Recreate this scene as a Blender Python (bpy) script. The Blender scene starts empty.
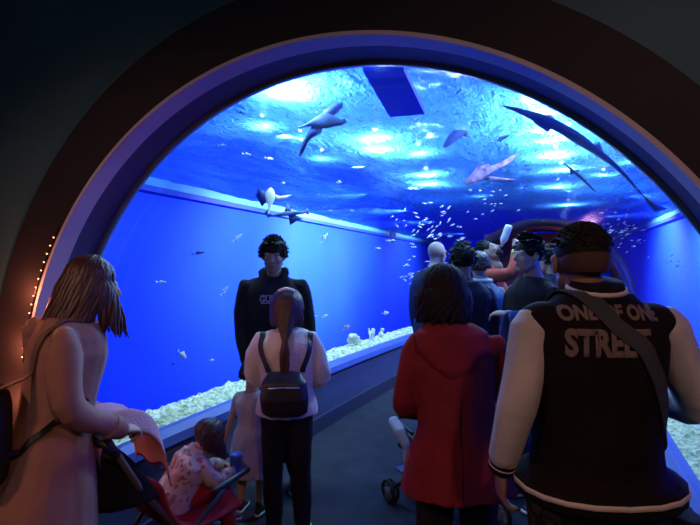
import bpy, bmesh, math, random
from mathutils import Vector, Matrix, noise, Quaternion
from mathutils.bvhtree import BVHTree
random.seed(7)
C = bpy.context.collection
S = bpy.context.scene
PI = math.pi

# ------------------------------------------------------------ camera, world, exposure
EYE = 1.58; FPX = 480.0; TH = math.atan(195/480)
cam = bpy.data.cameras.new('camera'); cam.sensor_width = 36; cam.lens = FPX/700*36; cam.clip_start = .02; cam.clip_end = 200
camo = bpy.data.objects.new('camera', cam); C.objects.link(camo)
camo.location = (0, 0, EYE); camo.rotation_euler = (PI/2+math.radians(.54), 0, TH)
S.camera = camo
S.view_settings.view_transform = 'Standard'; S.view_settings.look = 'None'
S.view_settings.gamma = 1; S.view_settings.exposure = 0; S.view_settings.use_curve_mapping = False
w = bpy.data.worlds.new('world'); S.world = w; w.use_nodes = True
w.node_tree.nodes['Background'].inputs[0].default_value = (.10, .12, .22, 1)
w.node_tree.nodes['Background'].inputs[1].default_value = .022
S.cycles.max_bounces = 7; S.cycles.diffuse_bounces = 4; S.cycles.glossy_bounces = 3
S.cycles.transparent_max_bounces = 14; S.cycles.transmission_bounces = 4
S.cycles.caustics_reflective = False; S.cycles.caustics_refractive = False
S.cycles.sample_clamp_indirect = 4; S.cycles.use_denoising = True

def P(u, v, d):
    """world point seen at (u, v) at depth d along the view axis"""
    a = (u-350)/FPX; z = -(v-267)/FPX
    return Vector((d*(a*math.cos(TH)-math.sin(TH)), d*(math.cos(TH)+a*math.sin(TH)), EYE+z*d))
def G(u, d, z=0):
    p = P(u, 267, d); p.z = z; return p

def lamp(name, kind, loc, energy, color, size=.05, aim=None, cone=None, blend=.6):
    l = bpy.data.lights.new(name, kind); l.energy = energy*(3.2 if name == 'wall_fill' else 1); l.color = color
    if kind == 'AREA': l.size = size
    else: l.shadow_soft_size = size
    if cone: l.spot_size = math.radians(cone); l.spot_blend = blend
    o = bpy.data.objects.new(name, l); o.location = loc
    if aim is not None: o.rotation_euler = (Vector(aim)-Vector(loc)).to_track_quat('-Z', 'Y').to_euler()
    C.objects.link(o); return o

# geometry of the place (x across, y along the tunnel, z up)
XC, ZC, R = -.802, .925, 1.465
Y_PORT, Y_GLASS, Y_END = 1.53, 1.765, 9.4
WXL, WXR, WZ, YFAR = -5.85, 3.1, 3.0, 26.0
SILL_Z = .56
def off(y):
    return 0 if y < 1.8 else .0125*(y-1.8)**2 if y < 11 else .0125*9.2**2+.23*(y-11)

# halide lamps hung above the water, extras added in rows to stretch their glow
WHITE = (.80, .93, 1.0)
def SW(u, v): return P(u, v, 480*(WZ-EYE)/(267-v))     # a point of the water surface
HALIDES = [(SW(u, v), e) for u, v, e in (
    (284, 82, 60), (288, 92, 56), (375, 139, 46), (379, 149, 48), (419, 153, 20), (426, 175, 50), (428, 184, 60), (262, 126, 9), (300, 140, 7), (322, 158, 6),
    (537, 98, 50), (541, 112, 50), (546, 128, 64), (552, 142, 80), (556, 155, 76), (562, 170, 60), (558, 186, 34), (568, 205, 50), (598, 112, 22), (618, 132, 22), (604, 176, 12), (636, 160, 12), (480, 196, 3))]
for i, (p, e) in enumerate(HALIDES):
    lamp('halide_glow', 'POINT', (p.x, p.y, WZ+.10), e*4.2, WHITE, .02)
for u, v, e in ((250, 120, 65), (330, 110, 65), (390, 135, 60), (585, 120, 170), (620, 120, 130), (600, 190, 160), (440, 200, 60), (330, 190, 60)):
    p = SW(u, v); lamp('surface_fill', 'POINT', (p.x, p.y, WZ+.9), e*.85, (.42, .68, 1), .02)  # added fill without a fixture, spreads a halo over the water surface
# added underwater spots without fixtures, brightening the left and right tank walls
for (x, y, e, ax, az, cone) in [(-3.2, 5.0, 120, WXL, .6, 120), (-3.0, 8.8, 1000, WXL, 1.6, 110), (-3.0, 11.6, 2200, WXL, 1.9, 105), (-3.0, 15.0, 900, WXL, 1.8, 110),
                                (-3.0, 20.5, 500, WXL, 1.6, 120), (1.5, 4.2, 300, WXR, 1.6, 125), (1.5, 7.5, 800, WXR, 1.6, 120), (1.3, 11.0, 1300, WXR, 1.7, 120), (1.3, 15, 900, WXR, 1.6, 120)]:
    lamp('wall_fill', 'SPOT', (x, y, WZ-.12), e*.62, WHITE, .01, (ax, y+.3, az), cone, .8)
# added yellowish spots without fixtures, brightening the gravel close to the acrylic
for y, e in ((2.9, 34), (4.6, 34), (6.4, 34), (8.4, 34)):
    lamp('gravel_fill', 'SPOT', (-2.75+off(y), y, WZ+.12), e*13, (1, 1, .62), .05, (-2.5+off(y), y, .5), 62, .8)
    lamp('gravel_fill', 'SPOT', (1.15+off(y), y, WZ+.12), e*11, (1, 1, .66), .05, (.95+off(y), y, .5), 62, .8)
# warm lobby lighting
for z in (1.45, 1.2, .95):     # light shed by the warm string along the arch
    lamp('string_glow', 'POINT', (XC-math.sqrt((R+.05)**2-(z-ZC)**2), Y_PORT-.10, z), 2.6, (1, .26, .10), .01)
lamp('lobby_downlight', 'SPOT', (-2.5, -1.0, 3.1), 70, (1, .47, .34), .12, (-1.6, .9, .9), 75, .7)
lamp('lobby_downlight', 'SPOT', (1.3, -.9, 3.1), 70, (1, .50, .36), .12, (.0, 1.3, .9), 75, .7)
lamp('lobby_cool_fill', 'POINT', (-1.6, -2.2, 2.7), 15, (.45, .78, 1), .2)  # added cool fill without a fixture, shifts the lobby wall towards teal

# ------------------------------------------------------------ materials
def mat(name, col, rough=.7, spec=.3, metal=0, bump=0, bscale=30, var=0, vscale=8, emit=None, estr=0, sheen=0, bdist=.01, stretch=None):
    m = bpy.data.materials.new(name); m.use_nodes = True; N = m.node_tree.nodes; L = m.node_tree.links
    b = N['Principled BSDF']; b.inputs['Base Color'].default_value = (*col, 1); b.inputs['Roughness'].default_value = rough
    b.inputs['Specular IOR Level'].default_value = spec; b.inputs['Metallic'].default_value = metal
    if sheen: b.inputs['Sheen Weight'].default_value = sheen
    tc = N.new('ShaderNodeTexCoord'); src = tc.outputs['Object']
    if stretch:
        mp = N.new('ShaderNodeMapping'); mp.inputs['Scale'].default_value = stretch; L.new(src, mp.inputs['Vector']); src = mp.outputs[0]
    if var:
        n = N.new('ShaderNodeTexNoise'); n.inputs['Scale'].default_value = vscale; n.inputs['Detail'].default_value = 4; L.new(src, n.inputs['Vector'])
        r = N.new('ShaderNodeMapRange'); r.inputs['From Min'].default_value = .3; r.inputs['From Max'].default_value = .7
        r.inputs['To Min'].default_value = 1-var; r.inputs['To Max'].default_value = 1+var; L.new(n.outputs['Fac'], r.inputs['Value'])
        mx = N.new('ShaderNodeVectorMath'); mx.operation = 'SCALE'; mx.inputs[0].default_value = col; L.new(r.outputs[0], mx.inputs['Scale'])
        L.new(mx.outputs[0], b.inputs['Base Color'])
    if bump:
        n = N.new('ShaderNodeTexNoise'); n.inputs['Scale'].default_value = bscale; n.inputs['Detail'].default_value = 5; L.new(src, n.inputs['Vector'])
        bp = N.new('ShaderNodeBump'); bp.inputs['Strength'].default_value = bump; bp.inputs['Distance'].default_value = bdist
        L.new(n.outputs['Fac'], bp.inputs['Height']); L.new(bp.outputs[0], b.inputs['Normal'])
    if emit: b.inputs['Emission Color'].default_value = (*emit, 1); b.inputs['Emission Strength'].default_value = estr
    return m
def pattern(name, cols, scale, rough=.8, kind='voronoi', stretch=(1, 1, 1)):
    """a cloth with irregular patches of several colours"""
    m = bpy.data.materials.new(name); m.use_nodes = True; N = m.node_tree.nodes; L = m.node_tree.links
    b = N['Principled BSDF']; b.inputs['Roughness'].default_value = rough; b.inputs['Specular IOR Level'].default_value = .2
    tc = N.new('ShaderNodeTexCoord'); mp = N.new('ShaderNodeMapping'); mp.inputs['Scale'].default_value = stretch; L.new(tc.outputs['Object'], mp.inputs['Vector'])
    if kind == 'voronoi':
        n = N.new('ShaderNodeTexVoronoi'); n.inputs['Scale'].default_value = scale; L.new(mp.outputs[0], n.inputs['Vector'])
        s = N.new('ShaderNodeSeparateColor'); L.new(n.outputs['Color'], s.inputs[0]); f = s.outputs[0]
    else:
        n = N.new('ShaderNodeTexNoise'); n.inputs['Scale'].default_value = scale; n.inputs['Detail'].default_value = 3; L.new(mp.outputs[0], n.inputs['Vector'])
        r = N.new('ShaderNodeMapRange'); r.inputs['From Min'].default_value = .33; r.inputs['From Max'].default_value = .67; L.new(n.outputs['Fac'], r.inputs[0]); f = r.outputs[0]
    cr = N.new('ShaderNodeValToRGB'); cr.color_ramp.interpolation = 'CONSTANT'
    e = cr.color_ramp.elements; e[0].color = (*cols[0], 1); e[1].color = (*cols[1], 1); e[1].position = 1/len(cols)
    for i, c in enumerate(cols[2:]):
        k = e.new((i+2)/len(cols)); k.color = (*c, 1)
    L.new(f, cr.inputs[0]); L.new(cr.outputs[0], b.inputs['Base Color']); return m

M = {}
M['wall'] = mat('dark_wall_paint', (.055, .125, .17), .75, .25, var=.12, vscale=3, bump=.15, bscale=60)
M['band'] = mat('arch_band_paint', (.022, .018, .028), .7, .25, var=.1, vscale=4)
M['strip'] = mat('arch_strip_metal', (.52, .46, .60), .55, .3, var=.06, vscale=3)
M['reveal'] = mat('arch_reveal_paint', (.07, .06, .15), .6, .35, var=.08, vscale=3)
M['edge'] = mat('acrylic_edge', (.10, .16, .30), .3, .5)
M['floor'] = mat('corridor_carpet', (.020, .021, .032), .85, .2, bump=.4, bscale=160, var=.25, vscale=5, bdist=.004)
M['lowwall'] = mat('low_wall_panel', (.055, .055, .11), .55, .35, var=.08, vscale=4)
M['skirt'] = mat('dark_skirting', (.04, .035, .06), .5, .3)
M['frame'] = mat('sill_frame', (.08, .12, .45), .4, .4, var=.05, vscale=4)
M['tank'] = mat('tank_wall_blue', (.009, .046, .74), .8, .1, var=.10, vscale=.6, bump=.2, bscale=6, bdist=.02)
M['tankrim'] = mat('tank_rim_pale', (.06, .26, .60), .6, .3, var=.15, vscale=2)
M['tankrim2'] = mat('tank_rim_dark', (.01, .04, .40), .6, .3)
M['hood'] = mat('hood_dark', (.01, .03, .12), .8, .1)
M['platform'] = mat('platform_blue', (.003, .02, .60), .7, .2)
M['gravel'] = pattern('gravel_stones', [(.55, .62, .38), (.80, .86, .56), (.38, .46, .30), (.86, .90, .70), (.66, .74, .46)], 38)
M['maroon'] = mat('vestibule_paint', (.13, .05, .10), .7, .2, var=.1, vscale=2)
M['maroon2'] = mat('vestibule_band', (.03, .02, .04), .9, .1)

def acrylic():
    m = bpy.data.materials.new('clear_acrylic'); m.use_nodes = True; N = m.node_tree.nodes; L = m.node_tree.links; N.clear()
    o = N.new('ShaderNodeOutputMaterial'); mx = N.new('ShaderNodeMixShader'); t = N.new('ShaderNodeBsdfTransparent'); g = N.new('ShaderNodeBsdfGlossy')
    t.inputs[0].default_value = (.97, .985, 1, 1); g.inputs['Roughness'].default_value = .12; g.inputs[0].default_value = (.8, .85, 1, 1)
    lw = N.new('ShaderNodeLayerWeight'); lw.inputs[0].default_value = .5
    pw = N.new('ShaderNodeMath'); pw.operation = 'POWER'; pw.inputs[1].default_value = 5; L.new(lw.outputs['Facing'], pw.inputs[0])
    fr = N.new('ShaderNodeMath'); fr.operation = 'MULTIPLY_ADD'; fr.inputs[1].default_value = .30; fr.inputs[2].default_value = .012; L.new(pw.outputs[0], fr.inputs[0])
    L.new(fr.outputs[0], mx.inputs[0]); L.new(t.outputs[0], mx.inputs[1]); L.new(g.outputs[0], mx.inputs[2]); L.new(mx.outputs[0], o.inputs[0]); return m
M['acrylic'] = acrylic()

def water():
    m = bpy.data.materials.new('rippled_water_surface'); m.use_nodes = True; N = m.node_tree.nodes; L = m.node_tree.links; N.clear()
    o = N.new('ShaderNodeOutputMaterial'); tc = N.new('ShaderNodeTexCoord')
    def nz(scale, det, st=(1, 1, 1), dist=0):
        mp = N.new('ShaderNodeMapping'); mp.inputs['Scale'].default_value = st; L.new(tc.outputs['Object'], mp.inputs[0])
        n = N.new('ShaderNodeTexNoise'); n.inputs['Scale'].default_value = scale; n.inputs['Detail'].default_value = det; n.inputs['Distortion'].default_value = dist
        L.new(mp.outputs[0], n.inputs['Vector']); return n.outputs['Fac']
    big = nz(1.6, 3, (1, .45, 1), .6); fine = nz(15, 6, (1, .5, 1), 1.2)
    b1 = N.new('ShaderNodeBump'); b1.inputs['Strength'].default_value = 1; b1.inputs['Distance'].default_value = .35; L.new(big, b1.inputs['Height'])
    b2 = N.new('ShaderNodeBump'); b2.inputs['Strength'].default_value = 1; b2.inputs['Distance'].default_value = .07; L.new(fine, b2.inputs['Height']); L.new(b1.outputs[0], b2.inputs['Normal'])
    tr = N.new('ShaderNodeBsdfTranslucent'); tr.inputs[0].default_value = (.07, .34, 1, 1); L.new(b2.outputs[0], tr.inputs['Normal'])
    df = N.new('ShaderNodeBsdfDiffuse'); df.inputs[0].default_value = (.01, .08, .9, 1); L.new(b2.outputs[0], df.inputs['Normal'])
    gl = N.new('ShaderNodeBsdfGlossy'); gl.inputs[0].default_value = (.5, .75, 1, 1); gl.inputs['Roughness'].default_value = .16; L.new(b2.outputs[0], gl.inputs['Normal'])
    tp = N.new('ShaderNodeBsdfTransparent'); tp.inputs[0].default_value = (.6, .85, 1, 1)
    a = N.new('ShaderNodeMixShader'); a.inputs[0].default_value = .38; L.new(tr.outputs[0], a.inputs[1]); L.new(df.outputs[0], a.inputs[2])
    c = N.new('ShaderNodeMixShader'); c.inputs[0].default_value = .40; L.new(a.outputs[0], c.inputs[1]); L.new(gl.outputs[0], c.inputs[2])
    rp = N.new('ShaderNodeMapRange'); rp.inputs['From Min'].default_value = .35; rp.inputs['From Max'].default_value = .70; rp.inputs['To Min'].default_value = .08; rp.inputs['To Max'].default_value = .42
    L.new(fine, rp.inputs[0])
    d = N.new('ShaderNodeMixShader'); L.new(rp.outputs[0], d.inputs[0]); L.new(c.outputs[0], d.inputs[1]); L.new(tp.outputs[0], d.inputs[2])
    L.new(d.outputs[0], o.inputs[0]); return m
M['water'] = water()

# ------------------------------------------------------------ object helpers
def link_mesh(name, me, m, parent=None, smooth=True):
    o = bpy.data.objects.new(name, me); C.objects.link(o)
    if m: me.materials.append(m)
    if smooth:
        for p in me.polygons: p.use_smooth = True
    if parent: o.parent = parent
    return o
def obj(name, bm, m, parent=None, smooth=False):
    bmesh.ops.recalc_face_normals(bm, faces=bm.faces[:])
    me = bpy.data.meshes.new(name); bm.to_mesh(me); bm.free(); return link_mesh(name, me, m, parent, smooth)
def pyobj(name, vs, fs, m, parent=None, smooth=True):
    me = bpy.data.meshes.new(name); me.from_pydata([tuple(v) for v in vs], [], fs); me.update()
    bm = bmesh.new(); bm.from_mesh(me); bmesh.ops.recalc_face_normals(bm, faces=bm.faces[:]); bm.to_mesh(me); bm.free()
    return link_mesh(name, me, m, parent, smooth)
def tag(o, label=None, cat=None, group=None, kind=None):
    if label: o['label'] = label
    if cat: o['category'] = cat
    if group: o['group'] = group
    if kind: o['kind'] = kind
    return o
def struct(o): o['kind'] = 'structure'; return o
def thing(name, label, cat, loc=(0, 0, 0), rz=0, group=None):
    o = bpy.data.objects.new(name, None); C.objects.link(o); o.empty_display_size = .1
    o.location = loc; o.rotation_euler = (0, 0, rz); return tag(o, label, cat, group)
def box(bm, c, s, rot=None, bev=0):
    r = bmesh.ops.create_cube(bm, size=1); vs = r['verts']
    for v in vs:
        v.co = Vector((v.co.x*s[0], v.co.y*s[1], v.co.z*s[2]))
        if rot: v.co = rot @ v.co
        v.co += Vector(c)
    if bev:
        es = list({e for v in vs for e in v.link_edges}); bmesh.ops.bevel(bm, geom=es, offset=bev, segments=2, profile=.5, affect='EDGES')
def prism_path(profile, ys, centre=off):
    """sweep a closed (x, z) outline along the corridor; profile follows its bend"""
    vs, fs, n = [], [], len(profile)
    for y in ys: vs += [(x+centre(y), y, z) for x, z in profile]
    for i in range(len(ys)-1):
        for j in range(n): k = (j+1) % n; fs.append((i*n+j, i*n+k, (i+1)*n+k, (i+1)*n+j))
    fs.append(tuple(range(n))); fs.append(tuple((len(ys)-1)*n+j for j in range(n))[::-1]); return vs, fs
def frange(a, b, n): return [a+(b-a)*i/(n-1) for i in range(n)]
ALEFT = PI - math.asin((SILL_Z-ZC)/R); ARIGHT = math.asin((SILL_Z-ZC)/R)
def arc(r0, r1, n=72, a0=ARIGHT, a1=ALEFT):
    A = frange(a0, a1, n)
    return [(XC+r0*math.cos(a), ZC+r0*math.sin(a)) for a in A]+[(XC+r1*math.cos(a), ZC+r1*math.sin(a)) for a in A[::-1]]

# ------------------------------------------------------------ the setting
YS = frange(Y_GLASS, Y_END, 26)
bm = bmesh.new(); box(bm, (-1.2, -1.1, -.1), (8.2, 5.8, .2)); struct(obj('floor', bm, M['floor']))
vs, fs = prism_path([(-2.3, -.2), (.75, -.2), (.75, -.001), (-2.3, -.001)], frange(1.8, 12.5, 30)); struct(pyobj('floor_tunnel', vs, fs, M['floor'], smooth=False))
# portal wall with a round opening (faces the lobby)
def portal_wall():
    bm = bmesh.new(); n = 96; inner, outer = [], []
    cx, cz, r2 = -.855, .95, 1.655
    W, E_, Z1 = -5.2, 2.8, 4.4
    for i in range(n+1):
        a = math.radians(-40)+math.radians(260)*i/n
        ix, iz = cx+r2*math.cos(a), cz+r2*math.sin(a)
        if iz < 0: ix, iz = cx+r2*math.cos(a)*1.0, 0
        dx, dz = math.cos(a), math.sin(a); t = 99
        if dx > 0: t = min(t, (E_-cx)/dx)
        if dx < 0: t = min(t, (W-cx)/dx)
        if dz > 0: t = min(t, (Z1-cz)/dz)
        if dz < 0: t = min(t, (0-cz)/dz) if iz > 0 else t
        ox, oz = cx+dx*t, max(0, cz+dz*t)
        inner.append((ix, iz)); outer.append((ox, oz))
    vf, vb = [], []
    fr = [(bm.verts.new((x, Y_PORT, z)), bm.verts.new((X, Y_PORT, Z))) for (x, z), (X, Z) in zip(inner, outer)]
    bk = [(bm.verts.new((x, Y_GLASS-.01, z)), bm.verts.new((X, Y_GLASS-.01, Z))) for (x, z), (X, Z) in zip(inner, outer)]
    for i in range(n):
        for q in ((fr[i][0], fr[i][1], fr[i+1][1], fr[i+1][0]), (bk[i][0], bk[i+1][0], bk[i+1][1], bk[i][1]),
                  (fr[i][0], fr[i+1][0], bk[i+1][0], bk[i][0]), (fr[i][1], bk[i][1], bk[i+1][1], fr[i+1][1])): bm.faces.new(q)
    bmesh.ops.remove_doubles(bm, verts=bm.verts[:], dist=1e-4)
    return bm
o = struct(obj('wall_portal', portal_wall(), M['wall']))
# ring-shaped trim pieces of the arch
def ring_solid(r_in, r_out, y0, y1, cin=(XC, ZC), cout=(XC, ZC), n=180, zmin=0.0, slope=0):
    vs, fs = [], []
    aL = math.radians(-39.5); aS = math.radians(259)
    for i in range(n+1):
        a = aL+aS*i/n
        for (c, r, y) in ((cin, r_in, y0+slope), (cout, r_out, y0), (cout, r_out, y1), (cin, r_in, y1)):
            vs.append((c[0]+r*math.cos(a), y, max(zmin, c[1]+r*math.sin(a))))
    for i in range(n):
        for j in range(4): k = (j+1) % 4; fs.append((i*4+j, i*4+k, i*4+4+k, i*4+4+j))
    fs.append((0, 1, 2, 3)); fs.append(tuple(n*4+j for j in (3, 2, 1, 0))); return vs, fs
struct(pyobj('trim_1', *ring_solid(R+.010, 1.66, Y_PORT-.012, Y_PORT+.10, cout=(-.855, .95)), M['band'], smooth=False))
struct(pyobj('trim_2', *ring_solid(R-.004, R+.011, Y_PORT-.014, Y_PORT+.075), M['strip'], smooth=False))
struct(pyobj('trim_3', *ring_solid(R, R+.03, Y_PORT+.075, Y_GLASS-.02), M['reveal'], smooth=False))
struct(pyobj('trim_4', *ring_solid(R-.012, R+.028, Y_GLASS-.022, Y_GLASS+.01), M['edge']))
# acrylic vault, one thick curved panel on each side of the roof seam
vs, fs = prism_path(arc(R, R+.05), YS); struct(tag(pyobj('window_1', vs, fs, M['acrylic']), kind='structure'))
# low walls with sill frames
for side in (-1, 1):
    X = lambda x: XC+side*(x-XC)*-1 if side > 0 else x
    q = lambda L_: [(x if side < 0 else 2*XC-x, z) for x, z in L_]
    xs = XC-math.sqrt(R*R-(SILL_Z-ZC)**2)   # where the acrylic meets the sill
    nm = 'left' if side < 0 else 'right'
    vs, fs = prism_path(q([(-2.09, 0), (xs-.05, 0), (xs-.05, SILL_Z-.10), (xs+.02, SILL_Z-.10), (xs+.045, SILL_Z-.13)]), YS); struct(pyobj('wall_'+nm, vs, fs, M['lowwall'], smooth=False))
    vs, fs = prism_path(q([(-2.075, 0), (-2.10, 0), (-2.115, .13), (-2.09, .13)]), YS); struct(pyobj('baseboard_'+nm, vs, fs, M['skirt'], smooth=False))
    vs, fs = prism_path(q([(xs+.075, SILL_Z-.085), (xs-.05, SILL_Z-.085), (xs-.05, SILL_Z), (xs+.01, SILL_Z+.005), (xs+.06, SILL_Z-.03)]), YS); struct(pyobj('trim_5' if side < 0 else 'trim_6', vs, fs, M['frame'], smooth=False))
# tank walls, bed, far wall, hood
bm = bmesh.new(); box(bm, (WXL-.1, (YFAR+1.8)/2, 1), (.2, YFAR-1.8, 6.6)); struct(obj('wall_tank_left', bm, M['tank']))
bm = bmesh.new(); box(bm, (WXR+.1, (YFAR+1.8)/2, 1), (.2, YFAR-1.8, 6.6)); struct(obj('wall_tank_right', bm, M['tank']))
bm = bmesh.new(); box(bm, (-1, YFAR+.1, 1), (16, .2, 6.6)); struct(obj('wall_tank_far', bm, M['tank']))
bm = bmesh.new(); box(bm, (-1, 14, -2.2), (16, 26, .2)); struct(obj('floor_tank', bm, M['tank']))
bm = bmesh.new(); box(bm, (-1, 14, 4.35), (16, 26, .1)); struct(obj('ceiling_tank', bm, M['hood']))
for x, s, y0, y1, nm in ((WXL, 1, 1.8, YFAR, 'trim_7'), (WXR, -1, 1.8, YFAR, 'trim_9')):
    bm = bmesh.new(); box(bm, (x+s*.05, (y0+y1)/2, WZ-.07), (.10, y1-y0, .15)); struct(obj(nm, bm, M['tankrim']))
    bm = bmesh.new(); box(bm, (x+s*.09, (y0+y1)/2, WZ-.195), (.18, y1-y0, .09)); struct(obj('trim_8' if s > 0 else 'trim_10', bm, M['tankrim2']))
# water surface: a real undulating sheet
def water_sheet():
    nx, ny = 90, 200; vs, fs = [], []
    x0, x1, y0, y1 = WXL, WXR, 1.8, YFAR
    for j in range(ny+1):
        for i in range(nx+1):
            x = x0+(x1-x0)*i/nx; y = y0+(y1-y0)*(j/ny)**1.5
            vs.append((x, y, WZ+.04*noise.noise(Vector((x*1.4, y*.9, 0)))+.015*noise.noise(Vector((x*4, y*4, 3)))))
    for j in range(ny):
        for i in range(nx): a = j*(nx+1)+i; fs.append((a, a+1, a+nx+2, a+nx+1))
    return vs, fs
o = pyobj('water_surface', *water_sheet(), M['water']); tag(o, kind='structure')
# gravel ledges beside the acrylic
def gravel_bed(side, name, label):
    vs, fs = [], []; ny, nx = 260, 16
    xs = XC-math.sqrt(R*R-(SILL_Z-ZC)**2)-.055
    for j in range(ny+1):
        y = Y_GLASS+.01+(Y_END-.03-Y_GLASS)*j/ny
        for i in range(nx+1):
            t = i/nx; x = xs-.34*t; z = SILL_Z-.01+.035*math.sin(min(1, t*1.5)*PI/2)-(.5*max(0, t-.8))
            if i > 0: z += .022*noise.noise(Vector((x*16, y*16, 2)))+.02*noise.noise(Vector((x*40, y*40, 5)))
            X = (x if side < 0 else 2*XC-x)+off(y)
            vs.append((X, y, z))
        for t in (1, 0):
            x = xs-.34*t; vs.append(((x if side < 0 else 2*XC-x)+off(y), y, -.3))
    n = nx+3
    for j in range(ny):
        for i in range(n): k = (i+1) % n; fs.append((j*n+i, j*n+k, (j+1)*n+k, (j+1)*n+i))
    fs.append(tuple(range(n))); fs.append(tuple(ny*n+i for i in range(n))[::-1])
    return tag(pyobj(name, vs, fs, M['gravel'], smooth=False), label, 'gravel', kind='stuff')
gravel_bed(-1, 'gravel_bed', 'pale yellow-green gravel along the foot of the left acrylic')
gravel_bed(1, 'gravel_bed', 'pale gravel along the foot of the right acrylic, beyond the man in the varsity jacket')
# far end: vestibule portal
vs, fs = ring_solid(1.36, R+.075, Y_END, Y_END+.35, cin=(XC+.04, 1.00), slope=.05)
ce = off(Y_END); vs = [(x+ce, y, z) for x, y, z in vs]; struct(pyobj('wall_end', vs, fs, M['maroon2']))
bm = bmesh.new(); box(bm, (XC+ce, Y_END+2.4, 1.2), (2.5, .1, 2.3)); struct(obj('wall_vestibule', bm, M['maroon']))
vs, fs = ring_solid(R+.01, R+.06, Y_END+.3, Y_END+2.5); vs = [(x+ce, y, z) for x, y, z in vs]; struct(pyobj('ceiling_vestibule', vs, fs, M['maroon']))
lamp('vestibule_glow', 'POINT', (XC+ce+.3, Y_END+1.5, 1.9), 3, (1, .45, .6), .1)
# lobby ceiling and side walls
bm = bmesh.new(); box(bm, (-1.2, -1.2, 3.25), (8.2, 5.4, .1)); struct(obj('ceiling', bm, M['wall']))
bm = bmesh.new(); box(bm, (-5.25, -1.2, 1.6), (.1, 5.5, 3.3)); struct(obj('wall_lobby_left', bm, M['wall']))
bm = bmesh.new(); box(bm, (2.85, -1.2, 1.6), (.1, 5.5, 3.3)); struct(obj('wall_lobby_right', bm, M['wall']))
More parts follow.
